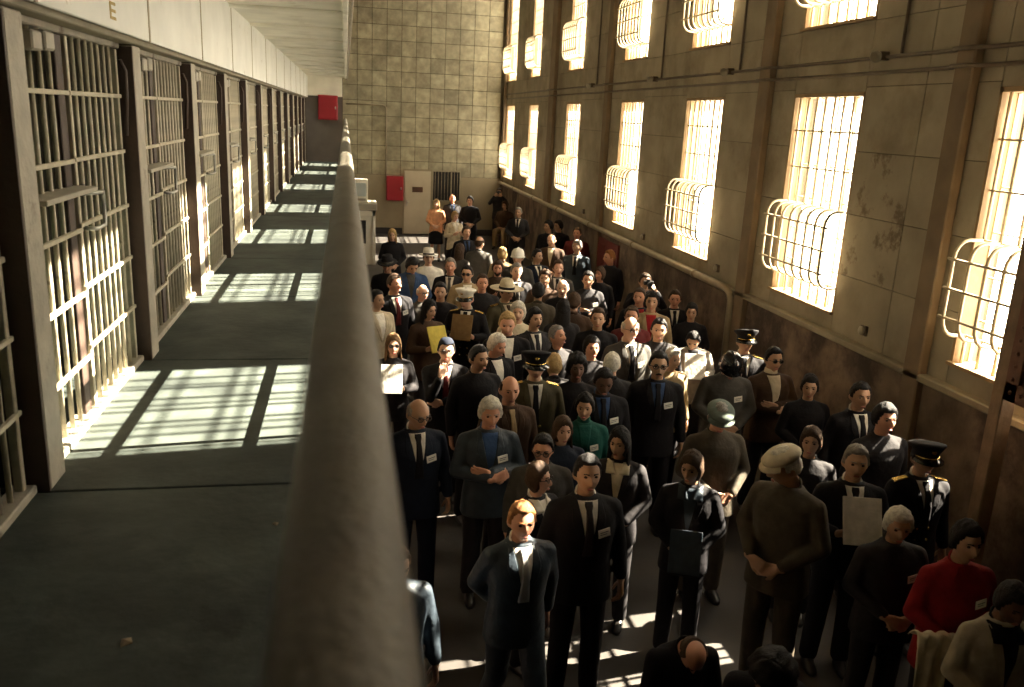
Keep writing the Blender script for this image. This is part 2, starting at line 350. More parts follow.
# wall pipes and conduits
pi = empty('steam_pipe', (XR - .14, 10.2, 0), label='thick painted steam pipe along the ledge bending down to the floor', cat='pipe')
build('pipe_run', MB().tube([(.045, .0, .02), (.045, 0, 1.2), (.045, .0, 1.64), (.04, .05, 1.735), (.02, .15, 1.78), (0.02, .3, 1.79), (.02, YB - 10.25, 1.79)], .05, 12), M_PIPE, pi, smooth=True)
cp = MB().tube([(.02, -.05, 1.79), (.02, .05, 1.79)], .062, 12).mesh('pipe_coupling', True)
for k in range(6): mk('pipe_coupling', cp, M_PIPE, pi, (0, 1.2 + 2.8 * k, 0))
for i, z in enumerate((4.58, 4.44)):
    q = build('wall_conduit', MB().tube([(XR - .03, YF, z), (XR - .03, 6.3, z), (XR - .115, 6.38, z), (XR - .115, 6.62, z), (XR - .03, 6.7, z), (XR - .03, 9.8, z), (XR - .115, 9.88, z), (XR - .115, 10.16, z), (XR - .03, 10.25, z), (XR - .03, 16.4, z), (XR - .115, 16.46, z), (XR - .115, 16.75, z), (XR - .03, 16.8, z), (XR - .03, 21.0, z), (XR - .115, 21.04, z), (XR - .115, 21.56, z), (XR - .03, 21.6, z), (XR - .03, YB - .25, z)], .018, 8), M_COND, smooth=True)
    tag(q, f"{['upper', 'lower'][i]} of two long thin conduits running between the window rows", 'conduit')
for k, y in enumerate((7.45, 10.85, 13.75, 17.5)):
    q = build('riser_conduit', MB().tube([(XR - .03, y, 4.60), (XR - .03, y, ZT - .01)], .016, 8), M_COND, smooth=True); tag(q, f'thin vertical conduit rising from the {["nearest","second","third","farthest"][k]} wall lamp', 'conduit', 'vertical conduits')
    t = empty('wall_lamp', (XR, y + .25, 4.6), label=f'small tilted floodlight fitting on the wall conduit, {["nearest","second","third","farthest"][k]} of four', cat='lamp', group='floodlight fittings')
    build('bracket', B(-.09, 0, -.03, .03, -.05, .03, b=.006), M_COND, t)
    hd = build('lamp_head', MB().lathe([(.02, -.02), (.03, 0), (.055, .06), (.058, .075), (.048, .075), (.025, .02)], 16), M_GREYT, t, smooth=True); hd.location = (-.10, .0, .0); hd.rotation_euler = (R(35), R(-115), 0)
for k, y in enumerate((7.38, 10.9, 14.0, 17.9)):
    t = empty('alarm_bell', (XR - .0, y, 1.96), label=f'small round pale bell above the ledge, {["nearest","second","third","farthest"][k]} of four', cat='bell', group='round bells')
    build('back_plate', B(-.03, 0, -.05, .05, -.05, .05, b=.005), M_COND, t); g = build('gong', MB().lathe([(.02, 0), (.045, .01), (.048, .02), (.03, .035), (.01, .04)], 18), M_GREYT, t, (-.028, 0, 0), smooth=True); g.rotation_euler = (0, R(-90), 0)
dd = empty('door_2', (XR - .021, 15.2, 0), kind='structure'); dd['label'] = 'dark red panel door in the lower window wall'
build('door_leaf', B(-.04, 0, 0, 1.5, .02, 1.62, b=.006), M_DRED, dd); build('handle', MB().tube([(-.04, .15, .95), (-.09, .15, .95), (-.09, .3, .95)], .012, 8), M_STEEL, dd, smooth=True)
for ya in (.12, .82):
    for za in (.15, .9): build('panel', B(-.052, -.038, ya, ya + .56, za, za + .6, b=.006), M_DRED, dd)
# riveted steel column by the near right edge
sc = empty('steel_column', (4.72, 4.50, 0), label='rusted riveted steel frame with side plate at the right edge', cat='column')  # place and unseen top chosen to block sun through the nearest lower window
build('post', B(0, .12, .58, .70, 0, 4.46, b=.008), M_RUSTP, sc); build('post', B(0, .12, -.40, -.28, 0, 4.46, b=.008), M_RUSTP, sc); build('plate', B(.03, .06, -.28, .58, 2.03, 4.44), M_RUST, sc); build('top_beam', B(-.01, .13, -.42, .72, 4.46, 4.56, b=.01), M_RUSTP, sc)
build('flange', B(-.006, .03, .46, .585, 2.03, 4.44, b=.004), M_RUST, sc); build('flange', B(-.006, .03, -.28, .585, 2.03, 2.17, b=.004), M_RUST, sc)
rv = MB().lathe([(.016, 0), (.014, .007), (.006, .012)], 8).mesh('rivet', True)
for k in range(24): q = mk('rivet', rv, M_RUST, sc, (-.006, .52, 2.10 + k * .097)); q.rotation_euler.y = R(-90)
for k in range(6): q = mk('rivet', rv, M_RUST, sc, (-.006, .42 - k * .1, 2.10)); q.rotation_euler.y = R(-90)
# ------------------------------------------------------------------ back wall
wb = build('wall_back', B(-3.9, XR + .4, YB + .012, YB + .3, 0, ZT), M_JOINT, kind='structure'); tag(wb, 'tall end wall of square stone tiles above a painted dado')
T = .457; zb0 = 1.90
tm = B(.008, T - .008, -.014, .004, .008, T - .008, b=.004).mesh('wall_tile')
for j in range(16):
    for i in range(-1, 12):
        x = -.097 + i * T
        if x < -.2: continue
        if x + T > XR + .12: continue
        mk('wall_tile', tm, M_TILE, wb, (x, YB + .012, zb0 + j * T))
build('wall_panel', B(-.1, XR, YB - .002, YB + .014, zb0 + 16 * T, ZT), M_TILE, wb)
dz = build('wall_back_dado', B(0, XR, YB - .006, YB + .013, 0, zb0), M_BDADO, kind='structure'); tag(dz, 'plain painted dado of the end wall')
build('wall_end_gallery', B(XL, -.1, YB - .006, YB + .013, GAL, 4.25), mat('gallery_end_paint', (.12, .10, .085), .7, .15, 3, .1), kind='structure')
build('wall_end_gallery_top', B(XL, -.1, YB - .006, YB + .013, 4.25, 4.84), M_CEIL, kind='structure')
build('baseboard_back', B(0.05, XR - .03, YB - .03, YB, 0, .2, b=.005), M_BASE, kind='structure')
d1 = empty('door_1', (1.86, YB - .01, 0), kind='structure'); d1['label'] = 'pale grey steel door with a small brown plaque in the end wall'
lf = build('door_leaf', B(0, .86, -.05, 0, .02, 2.06, b=.008), M_DOOR, d1); build('plaque', B(.26, .60, -.058, -.05, 1.38, 1.55, b=.003), M_PLQ, d1)
build('lock_plate', B(.06, .11, -.06, -.05, .92, 1.12, b=.003), M_STEEL, d1); build('door_handle', MB().tube([(.085, -.06, 1.05), (.085, -.11, 1.05), (.17, -.11, 1.05)], .011, 8), M_STEEL, d1, smooth=True)
for q in (B(-.05, 0, -.03, 0, 0, 2.1, b=.004), B(.86, .91, -.03, 0, 0, 2.1, b=.004), B(-.05, .91, -.03, 0, 2.06, 2.12, b=.004)): build('frame', q, M_BDADO, d1)
w15 = empty('window_15', (2.80, YB - .008, 1.14), kind='structure'); w15['label'] = 'dark grilled hatch right of the grey door'
build('dark_panel', B(0, .86, -.02, 0, 0, .92), M_DARK, w15)
for q in (B(-.04, 0, -.05, 0, -.04, .96), B(.86, .90, -.05, 0, -.04, .96), B(-.04, .90, -.05, 0, .92, .96), B(-.04, .90, -.05, 0, -.04, 0), B(.57, .61, -.05, 0, 0, .92)): build('frame', q, M_LINT, w15)
gb = MB().tube([(0, -.03, 0), (0, -.03, .92)], .008, 6).mesh('bar', True)
for i in range(8): mk('bar', gb, M_PIPE, w15, (.06 + i * .105, 0, 0))
def red_cabinet(loc, sx, sz, lab):
    t = empty('red_cabinet', loc, label=lab, cat='cabinet'); build('body', B(0, sx, -.16, 0, 0, sz, b=.01), M_RED, t); build('door', B(.03, sx - .03, -.175, -.155, .03, sz - .03, b=.006), M_RED, t); build('latch', B(sx - .09, sx - .05, -.19, -.172, sz * .45, sz * .55, b=.004), M_STEEL, t)
red_cabinet((1.28, YB - .01, 1.10), .54, .78, 'red wall cabinet left of the pale grey door')
red_cabinet((-.84, YB - .008, 3.54), .60, .74, 'red wall cabinet at the far end of the gallery')
q = build('wall_conduit', MB().tube([(0.02, YB - .03, 4.06), (1.2, YB - .03, 4.06), (1.27, YB - .03, 4.0), (1.27, YB - .03, 1.72)], .02, 8), M_PIPE, smooth=True); tag(q, 'thin conduit on the end wall bending down to the red cabinet', 'conduit')
q = build('edge_conduit', MB().tube([(.055, YF, 4.74), (.055, YB - .02, 4.74)], .018, 8), M_PIPE, smooth=True); tag(q, 'thin pale conduit along the edge of the gallery ceiling', 'conduit')
q = empty('corner_pipe', (XR - .16, 24.7, 0), label='thin vertical drop pipe beneath the ledge near the far corner', cat='pipe'); build('pipe', MB().tube([(0, 0, .02), (0, 0, 1.4), (.03, .0, 1.55), (.06, 0, 1.73)], .022, 8), M_PIPE, q, smooth=True)
# booth by the railing
kb = empty('guard_booth', (.08, 22.0, 0), label='white booth with grey counter top standing beyond the railing', cat='booth')
build('body', B(0, .66, .04, .9, 0, 1.40, b=.01), M_WHITE, kb); build('counter_top', B(-.05, .70, -.04, .95, 1.40, 1.58, b=.012), M_GREYT, kb); build('opening', B(.16, .42, .03, .042, .55, 1.15), M_DARK, kb)
for q in (B(.0, .07, .0, .05, 0, 1.4, b=.006), B(.58, .66, .0, .05, 0, 1.4, b=.006), B(.0, .66, .0, .05, 1.26, 1.4, b=.006)): build('trim', q, M_WHITE, kb)
db = empty('display_box', (.13, 22.2, 1.58), label='white box with pale screen standing on the booth counter', cat='box'); build('case', B(0, .42, 0, .4, 0, .58, b=.012), M_WHITE, db); build('screen', B(.05, .37, -.008, .003, .16, .5, b=.004), mat('pale_screen', (.55, .62, .62), .2, .1, 4, 0), db); build('label_strip', B(.05, .37, -.006, .003, .05, .11), M_GREYT, db)
# ------------------------------------------------------------------ people: shapes
def V(*a): return np.array(a, float)
def capsule(p0, p1, r0, r1, n=12, hs=4, flat=None):
    """tapered capsule; flat=(axis, factor) squashes it along a direction"""
    p0, p1 = np.array(p0, float), np.array(p1, float); t = p1 - p0; ln = np.linalg.norm(t); t = t / max(ln, 1e-6)
    u = V(0, 0, 1) if abs(t[2]) < .9 else V(1, 0, 0); a = np.cross(t, u); a /= np.linalg.norm(a); b = np.cross(a, t)
    rings = []
    for i in range(hs): an = math.pi / 2 * (1 - i / hs); rings.append((p0 - t * r0 * math.sin(an), r0 * math.cos(an) + 1e-4))
    for i in range(hs + 1): an = math.pi / 2 * i / hs; rings.append((p1 + t * r1 * math.sin(an), r1 * math.cos(an) + 1e-4))
    rings.insert(hs, (p0, r0))
    v = []; f = []
    for c, r in rings:
        for k in range(n): an = 2 * math.pi * k / n; v.append(c + (a * math.cos(an) + b * math.sin(an)) * r)
    v = np.array(v)
    if flat is not None:
        ax, fac = flat; ax = np.array(ax, float) / np.linalg.norm(ax); c = (p0 + p1) / 2
        dd = (v - c) @ ax; v = v - np.outer(dd * (1 - fac), ax)
    m = len(rings)
    for i in range(m - 1):
        for k in range(n): f.append((i * n + k, i * n + (k + 1) % n, (i + 1) * n + (k + 1) % n, (i + 1) * n + k))
    f.append(tuple(range(n))[::-1]); f.append(tuple((m - 1) * n + k for k in range(n)))
    return v, f
def ring_loft(rows, n=28, p=2.3):
    """rows: (z, halfwidth, halfdepth, ycentre) -> closed stack of superellipse rings"""
    v = []; f = []
    for (z, a, b, yc) in rows:
        for k in range(n):
            an = 2 * math.pi * k / n; c, s = math.cos(an), math.sin(an)
            v.append((a * math.copysign(abs(c) ** (2 / p), c), yc + b * math.copysign(abs(s) ** (2 / p), s), z))
    m = len(rows)
    for i in range(m - 1):
        for k in range(n): f.append((i * n + k, i * n + (k + 1) % n, (i + 1) * n + (k + 1) % n, (i + 1) * n + k))
    f.append(tuple(range(n))[::-1]); f.append(tuple((m - 1) * n + k for k in range(n)))
    return np.array(v), f
HC = V(0, -.012, 1.622)       # head centre of the 1.75 m figure
HA, HB_, HCz = .076, .096, .122
def sphere_dirs(nu, nv):
    v = [(0, 0, 1)]
    for j in range(1, nv):
        th = math.pi * j / nv
        for k in range(nu): ph = 2 * math.pi * k / nu; v.append((math.sin(th) * math.sin(ph), -math.sin(th) * math.cos(ph), math.cos(th)))
    v.append((0, 0, -1)); f = []
    for k in range(nu): f.append((0, 1 + k, 1 + (k + 1) % nu))
    for j in range(nv - 2):
        for k in range(nu): a = 1 + j * nu; f.append((a + k, a + nu + k, a + nu + (k + 1) % nu, a + (k + 1) % nu))
    e = 1 + (nv - 2) * nu
    for k in range(nu): f.append((e + k, e + nu, e + (k + 1) % nu))
    return np.array(v), f
def sm(x, a, b): t = np.clip((x - a) / (b - a), 0, 1); return t * t * (3 - 2 * t)
def skull(d):
    p = d * V(HA, HB_, HCz); z = p[:, 2] / HCz
    low = sm(-z, .05, 1.0)
    p[:, 0] *= 1 - .33 * low
    back = np.clip(p[:, 1] / HB_, 0, 1)
    p[:, 1] -= back * low * .062                                    # the nape
    p[:, 1] += np.clip(-p[:, 1] / HB_, 0, 1) * low * .012
    up = sm(z, .1, .9); p[:, 0] *= 1 + .03 * up
    return p
def face(p):
    x, y, z = p[:, 0].copy(), p[:, 1].copy(), p[:, 2].copy(); fr = sm(-y, .02, .06); ax = np.abs(x); g = lambda u, c, s: np.exp(-((u - c) / s) ** 2)
    noseprof = np.where(z > -.030, sm(z, .036, -.030), sm(z, -.052, -.030))
    dy = -.031 * np.exp(-(x / (.010 + .006 * sm(z, .02, -.03))) ** 2) * noseprof
    dy += .011 * g(ax, .032, .017) * g(z, .012, .012) - .007 * g(ax, .028, .024) * g(z, .036, .010)
    dy += -.007 * g(x, 0, .024) * (g(z, -.060, .006) + g(z, -.074, .007)) + .004 * g(x, 0, .03) * g(z, -.067, .003)
    dy += -.011 * g(x, 0, .026) * g(z, -.105, .017) - .004 * g(ax, .045, .018) * g(z, -.02, .02) + .004 * g(z, -.088, .008) * g(x, 0, .03)
    p = p.copy(); p[:, 1] += dy * fr; return p
def head_parts():
    d, f = sphere_dirs(56, 44); v = face(skull(d)); out = [(v + HC, f)]
    for s in (-1, 1):
        d2, f2 = sphere_dirs(12, 10); e = d2 * V(.012, .021, .033); e[:, 0] += s * .076 + s * np.clip(e[:, 1], 0, 1) * .5; e[:, 1] += .012; e[:, 2] += -.004; out.append((e + HC, f2))
    out.append(capsule(V(0, .022, 1.44), V(0, .006, 1.56), .056, .052, 18))
    return out
def norm(v): v = np.array(v, float); return v / np.linalg.norm(v)
def hand_parts(w, d, n, s, curl=1.0):
    """w wrist, d direction of the hand, n palm normal, s thumb side sign"""
    d = norm(d); n = np.array(n, float); n = norm(n - d * (n @ d)); side = np.cross(d, n) * s; out = []
    out.append(capsule(w - d * .03, w + d * .02, .026, .024, 10, 3, (n, .75)))
    for i in range(4):
        off = side * (.033 - i * .022); out.append(capsule(w + d * .012 + off * .6, w + d * .088 + off, .0140, .0125, 8, 2))
        k = w + d * .092 + off; L = (.040, .045, .042, .032)[i]
        a1, a2 = R(22 * curl + 4 * i), R(62 * curl + 5 * i)
        d1 = d * math.cos(a1) + n * math.sin(a1); d2 = d * math.cos(a2) + n * math.sin(a2)
        out.append(capsule(k, k + d1 * L, .0084, .0078, 8, 2)); out.append(capsule(k + d1 * L, k + d1 * L + d2 * L * .85, .0078, .0068, 8, 2))
    t0 = w + d * .022 + side * .026; t1 = t0 + norm(side * .75 + d * .7 + n * .35) * .045; t2 = t1 + norm(side * .15 + d * .85 + n * .45) * .038
    out.append(capsule(t0, t1, .0145, .0112, 8, 2)); out.append(capsule(t1, t2, .0112, .0085, 8, 2)); return out
def RotX(a): return Matrix.Rotation(a, 4, 'X')
def lean(deg, dy, hz): return Matrix.Translation((0, dy, hz)) @ RotX(R(deg)) @ Matrix.Translation((0, 0, -.95))
ARMS = {   # elbow, wrist, hand direction, palm normal for the +x side (mirrored for -x); second entry overrides the -x side
    'side': [((.245, .03, 1.15), (.262, -.045, .905), (-.02, -.2, -1), (-1, 0, 0))],
    'behind': [((.25, .10, 1.16), (.09, .175, .97), (-.8, .1, -.4), (0, 1, .3))],
    'front': [((.262, -.01, 1.16), (.085, -.205, 1.02), (-.85, -.2, -.25), (0, 1, -.3)), ((.262, -.01, 1.16), (.085, -.225, 1.04), (-.85, -.1, -.3), (0, 1, -.2))],
    'cross': [((.255, -.06, 1.17), (-.02, -.215, 1.20), (-1, .15, .12), (0, 1, 0)), ((.255, -.06, 1.165), (-.01, -.25, 1.17), (-1, .3, .2), (0, 1, 0))],
    'hold': [((.262, -.03, 1.16), (.13, -.25, 1.20), (-.45, -.55, .35), (-.5, .2, .6))],
    'chin': [((.22, -.08, 1.17), (-.04, -.20, 1.13), (-1, .05, .1), (0, 1, 0)), ((.15, -.17, 1.175), (.055, -.20, 1.40), (-.25, .25, .9), (0, 1, -.2))],
    'camera': [((.275, -.13, 1.28), (.11, -.22, 1.53), (-.55, .0, .75), (-.6, .6, -.2))],
    'reach': [((.235, -.15, 1.17), (.12, -.38, 1.06), (-.35, -.85, -.2), (-.3, .1, -1))],
    'walk': [((.25, .07, 1.16), (.24, .06, .90), (0, -.1, -1), (-1, 0, 0)), ((.25, .10, 1.16), (.12, .17, .97), (-.8, .1, -.4), (0, 1, .3))],
}
for a, b in (('sit', 'front'), ('squat', 'reach')): ARMS[a] = ARMS[b]
LEGS = {   # (hip, knee, ankle) for +x and -x
    'stand': [((.092, 0, .93), (.105, -.012, .50), (.115, .025, .085)), ((-.092, 0, .93), (-.105, -.012, .50), (-.115, .025, .085))],
    'walk': [((.092, 0, .93), (.10, -.19, .52), (.10, -.17, .085)), ((-.092, 0, .93), (-.10, .03, .50), (-.10, .26, .14))],
    'sit': [((.10, 0, .48), (.13, -.42, .49), (.14, -.40, .085)), ((-.10, 0, .48), (-.13, -.42, .49), (-.14, -.36, .085))],
    'squat': [((.10, .1, .42), (.20, -.30, .50), (.17, -.06, .085)), ((-.10, .1, .42), (-.20, -.30, .50), (-.17, -.06, .085))],
}
LEGOF = {'walk': 'walk', 'sit': 'sit', 'squat': 'squat'}
UP = {'sit': lean(4, 0, .50), 'squat': lean(25, .1, .42), 'reach': lean(14, .02, .95), 'walk': lean(3, 0, .95)}
TOR = [(.93, .150, .100, .0), (1.05, .140, .098, 0), (1.18, .150, .105, 0), (1.30, .165, .112, 0), (1.38, .165, .10, .005), (1.43, .135, .08, .012), (1.47, .07, .062, .018)]
JAC = [(.785, .205, .150, .0), (.80, .207, .152, 0), (.93, .198, .142, 0), (1.07, .180, .128, 0), (1.20, .192, .136, -.002), (1.31, .206, .140, -.002), (1.385, .200, .124, .004), (1.43, .165, .100, .010), (1.468, .100, .082, .014), (1.492, .078, .074, .016)]
def jfront(x, z):
    zs = [r[0] for r in JAC]; a = np.interp(z, zs, [r[1] for r in JAC]); b = np.interp(z, zs, [r[2] for r in JAC]); yc = np.interp(z, zs, [r[3] for r in JAC])
    return yc - b * np.clip(1 - np.abs(np.array(x) / a) ** 2.3, .02, 1) ** (1 / 2.3)
def xf(M, parts):
    A = np.array(M)[:3]; return [(np.c_[v, np.ones(len(v))] @ A.T, f) for v, f in parts]
def arm_sides(pose):
    A = ARMS[pose]
    for s, q in ((1, A[0]), (-1, A[-1])):
        m = V(s, 1, 1); yield s, V(*q[0]) * m, V(*q[1]) * m, V(*q[2]) * m, V(*q[3]) * m
def fuse(parts, voxel, smooth, tris, name):
    mb = MB(); 
    for v, f in parts: mb.add(v, f)
    me = bpy.data.meshes.new('tmp'); me.from_pydata(mb.v, [], mb.f); ob = bpy.data.objects.new('tmp', me); COL.objects.link(ob)
    m = ob.modifiers.new('r', 'REMESH'); m.mode = 'VOXEL'; m.voxel_size = voxel; m.adaptivity = 0
    if smooth: m = ob.modifiers.new('s', 'SMOOTH'); m.iterations = smooth; m.factor = .5
    d = ob.modifiers.new('d', 'DECIMATE'); d.ratio = 1.0; d.show_viewport = False
    dg = bpy.context.evaluated_depsgraph_get(); n = len(ob.evaluated_get(dg).data.polygons) * 2
    d.show_viewport = True; d.ratio = min(1, tris / max(n, 1)); ob.update_tag(); dg = bpy.context.evaluated_depsgraph_get()
    out = bpy.data.meshes.new_from_object(ob.evaluated_get(dg), depsgraph=dg); out.name = name
    bpy.data.objects.remove(ob); bpy.data.meshes.remove(me)
    out.polygons.foreach_set('use_smooth', [True] * len(out.polygons)); return out
CACHE = {}
def body_mesh(pose, lod):
    k = ('body', pose, lod)
    if k in CACHE: return CACHE[k]
    U = UP.get(pose, Matrix.Identity(4)); up = head_parts() + [ring_loft(TOR)]
    for s, e, w, d, n in arm_sides(pose):
        sh = V(s * .172, .008, 1.405); up += [capsule(sh, e, .050, .040), capsule(e, w, .040, .026)] + hand_parts(w, d, n, s)
    parts = xf(U, up)
    lg = LEGS[LEGOF.get(pose, 'stand')]; hipc = (V(*lg[0][0]) + V(*lg[1][0])) / 2
    for h, kn, an in lg:
        h, kn, an = V(*h), V(*kn), V(*an); parts += [capsule(h, kn, .082, .052), capsule(kn, an, .054, .034), capsule(an + V(0, .02, -.05), an + V(0, -.13, -.062), .022, .016)]
    parts.append(capsule(hipc + V(-.06, 0, .01), hipc + V(.06, 0, .01), .095, .095)); 
    parts += xf(U, [capsule(V(0, 0, .93), V(0, 0, 1.05), .10, .10)])
    CACHE[k] = fuse(parts, .0062, 1, 11000 if lod == 0 else 4200, 'body'); return CACHE[k]
def jacket_mesh(pose, lod):
    k = ('jacket', pose, lod)
    if k in CACHE: return CACHE[k]
    U = UP.get(pose, Matrix.Identity(4))
    J = JAC if pose not in ('sit', 'squat') else [r for r in JAC if r[0] > .9]
    up = [ring_loft(J, 36)]
    for s, e, w, d, n in arm_sides(pose):
        sh = V(s * .178, .006, 1.388); up += [capsule(sh, e, .070, .056, 16), capsule(e, w + norm(e - w) * .035, .056, .043, 16), capsule(V(s * .10, .01, 1.425), sh, .055, .068, 14)]
    CACHE[k] = fuse(xf(U, up), .011, 3, 3600 if lod == 0 else 1800, 'jacket'); return CACHE[k]
def trouser_mesh(pose):
    lp = LEGOF.get(pose, 'stand'); k = ('tr', lp)
    if k in CACHE: return CACHE[k]
    lg = LEGS[lp]; parts = []; hipc = (V(*lg[0][0]) + V(*lg[1][0])) / 2
    for h, kn, an in lg:
        h, kn, an = V(*h), V(*kn), V(*an); parts += [capsule(h, kn, .100, .075, 16), capsule(kn, an + norm(kn - an) * .01, .075, .068, 16)]
    parts.append(capsule(hipc + V(-.06, .005, .03), hipc + V(.06, .005, .03), .122, .122, 18)); parts.append(capsule(hipc + V(0, 0, .03), hipc + V(0, 0, .12), .125, .125, 18))
    CACHE[k] = fuse(parts, .014, 3, 2400, 'trousers'); return CACHE[k]
def shoe_mesh():
    if 'shoe' in CACHE: return CACHE['shoe']
    v, f = ring_loft([(-.085, .042, .125, -.055), (-.065, .045, .13, -.055), (-.045, .042, .12, -.05), (-.02, .038, .075, -.005), (.01, .036, .05, .02)], 18, 2.4)
    CACHE['shoe'] = MB().add(v, f).mesh('shoe', True); return CACHE['shoe']
def skirt_mesh():
    if 'skirt' in CACHE: return CACHE['skirt']
    v, f = ring_loft([(.50, .235, .19, 0), (.52, .235, .19, 0), (.75, .215, .165, 0), (.92, .185, .140, 0), (1.02, .155, .115, 0)], 24); CACHE['skirt'] = MB().add(v, f).mesh('skirt', True); return CACHE['skirt']
# garment pieces that lie on the jacket front
def patch(name, edge, off, th, nz=14, nx=8):
    """edge(t) -> (x0, x1, z) for t in 0..1 ; thin solid laid on the jacket front"""
    if name in CACHE: return CACHE[name]
    v = []; f = []
    for lay in (off, off - th):
        for j in range(nz + 1):
            x0, x1, z = edge(j / nz)
            for i in range(nx + 1): x = x0 + (x1 - x0) * i / nx; v.append((x, float(jfront(x, z)) - lay, z))
    W_ = nx + 1; N_ = (nz + 1) * W_
    for j in range(nz):
        for i in range(nx):
            a = j * W_ + i; f.append((a, a + 1, a + W_ + 1, a + W_)); f.append((N_ + a, N_ + a + W_, N_ + a + W_ + 1, N_ + a + 1))
    for j in range(nz):
        for i in (0, nx): a = j * W_ + i; f.append((a, a + W_, N_ + a + W_, N_ + a))
    for i in range(nx):
        for j in (0, nz): a = j * W_ + i; f.append((a, a + 1, N_ + a + 1, N_ + a))
    CACHE[name] = MB().add(v, f).mesh(name, True); return CACHE[name]
VZ0, VZ1 = 1.14, 1.475
def vw(z): return .004 + .062 * (z - VZ0) / (VZ1 - VZ0)
def shirt_front(): return patch('shirt_front', lambda t: (-vw(VZ0 + t * (VZ1 - VZ0)) - .004, vw(VZ0 + t * (VZ1 - VZ0)) + .004, VZ0 + t * (VZ1 - VZ0)), .004, .03)
def lapel(s):
    def e(t):
        z = VZ0 + t * (VZ1 + .008 - VZ0); w0 = vw(z); wide = .012 + .050 * min(1, t * 1.6) * (1 if t < .68 else max(.35, 1 - (t - .68) * 2.6))
        return (s * w0, s * (w0 + wide), z)
    return patch('lapel%d' % s, e, .009, .014)
def tie_mesh():
    def e(t):
        z = 1.135 + t * (1.472 - 1.135); wd = .036 * (1 - t) + .015 * t + (.009 if t > .87 else 0)
        return (-wd, wd, z)
    return patch('tie', e, .016, .016, 14, 4)
def wide_collar(s):
    def e(t): z = 1.40 + t * .085; return (s * (.012 + .03 * t), s * (.10 + .0 * t), z)
    return patch('wide_collar%d' % s, e, .013, .012, 6, 5)
def once(k, fn):
    if k not in CACHE: CACHE[k] = fn()
    return CACHE[k]
def collar_mesh():
    mb = MB(); n = 24; v = []; f = []
    for r, dz in ((.056, .0), (.068, -.004), (.066, .030), (.057, .034)):
        for k in range(n): a = 2 * math.pi * k / n; v.append((r * math.sin(a) * 1.02, .014 - r * math.cos(a) * 1.06, 1.468 + dz - .034 * math.cos(a)))
    for i in range(4):
        for k in range(n): a, b = i * n, ((i + 1) % 4) * n; f.append((a + k, a + (k + 1) % n, b + (k + 1) % n, b + k))
    return mb.add(v, f).mesh('collar', True)
def turtle_mesh(): return MB().add(*ring_loft([(1.44, .085, .08, .016), (1.47, .072, .072, .016), (1.50, .064, .066, .013), (1.53, .062, .064, .01), (1.535, .055, .057, .01)], 22, 2)).mesh('roll_collar', True)
# hair, hats, glasses in head coordinates (origin at the head centre)
def hair_mesh(style, seed=0):
    d, f = sphere_dirs(40, 28); p = skull(d); phi = np.degrees(np.abs(np.arctan2(d[:, 0], -d[:, 1]))); z = d[:, 2]
    rng = np.random.default_rng(seed + 11); nz = sum(np.sin((d @ rng.normal(size=3)) * w + rng.uniform(0, 6)) for w in (7, 11, 17, 23)) / 4
    X = {'short': ([0, 45, 68, 82, 100, 125, 180], [.70, .66, .42, -.12, .02, -.30, -.55], .013), 'bald': ([0, 60, 74, 84, 100, 125, 180], [2, 2, .5, -.15, .0, -.3, -.55], .010),
         'bushy': ([0, 45, 66, 80, 100, 125, 180], [.62, .56, .25, -.30, -.25, -.5, -.68], .018), 'medium': ([0, 40, 62, 75, 100, 125, 180], [.58, .50, .1, -.62, -.7, -.8, -.85], .019),
         'curly': ([0, 45, 66, 80, 100, 125, 180], [.55, .48, .1, -.30, -.3, -.5, -.7], .036), 'long': ([0, 30, 58, 72, 100, 125, 180], [.64, .55, .1, -.7, -.8, -.85, -.9], .018)}[style]
    hl = np.interp(phi, X[0], X[1]); m = sm(z - hl, -.06, .06)
    if style == 'bald': m = m * sm(.52 - z, -.08, .08)
    nrm = p / (V(HA, HB_, HCz) ** 2); nrm /= np.linalg.norm(nrm, axis=1)[:, None]
    th = X[2] * (1 + .35 * nz) * (1 + .25 * sm(z, .3, 1)); off = np.where(m > .5, th * m + .002, -.012 + .02 * m)
    v = p + nrm * off[:, None]; mb = MB().add(v, f)
    if style == 'long':
        rows = [(.03, .095, .10), (-.05, .098, .104), (-.12, .104, .108), (-.20, .112, .108), (-.27, .115, .104), (-.31, .100, .095)]; n = 20; vv = []; ff = []
        for lay in (0, .022):
            for j, (zz, a, b) in enumerate(rows):
                for k in range(n + 1):
                    an = R(70 + (220) * k / n); w = 1 + .03 * math.sin(k * 2.7 + j * .6)
                    vv.append(((a - lay) * math.sin(an) * w, -(b - lay) * math.cos(an) * w + .012, zz - (.02 * math.sin(k * 1.9) if j == 5 else 0)))
        W_ = n + 1; N_ = len(rows) * W_
        for j in range(len(rows) - 1):
            for k in range(n): a = j * W_ + k; ff += [(a, a + 1, a + W_ + 1, a + W_), (N_ + a, N_ + a + W_, N_ + a + W_ + 1, N_ + a + 1)]
        for j in range(len(rows) - 1):
            for k in (0, n): a = j * W_ + k; ff.append((a, a + W_, N_ + a + W_, N_ + a))
        for k in range(n):
            for j in (0, len(rows) - 1): a = j * W_ + k; ff.append((a, a + 1, N_ + a + 1, N_ + a))
        mb.add(vv, ff)
    return mb.mesh('hair', True)
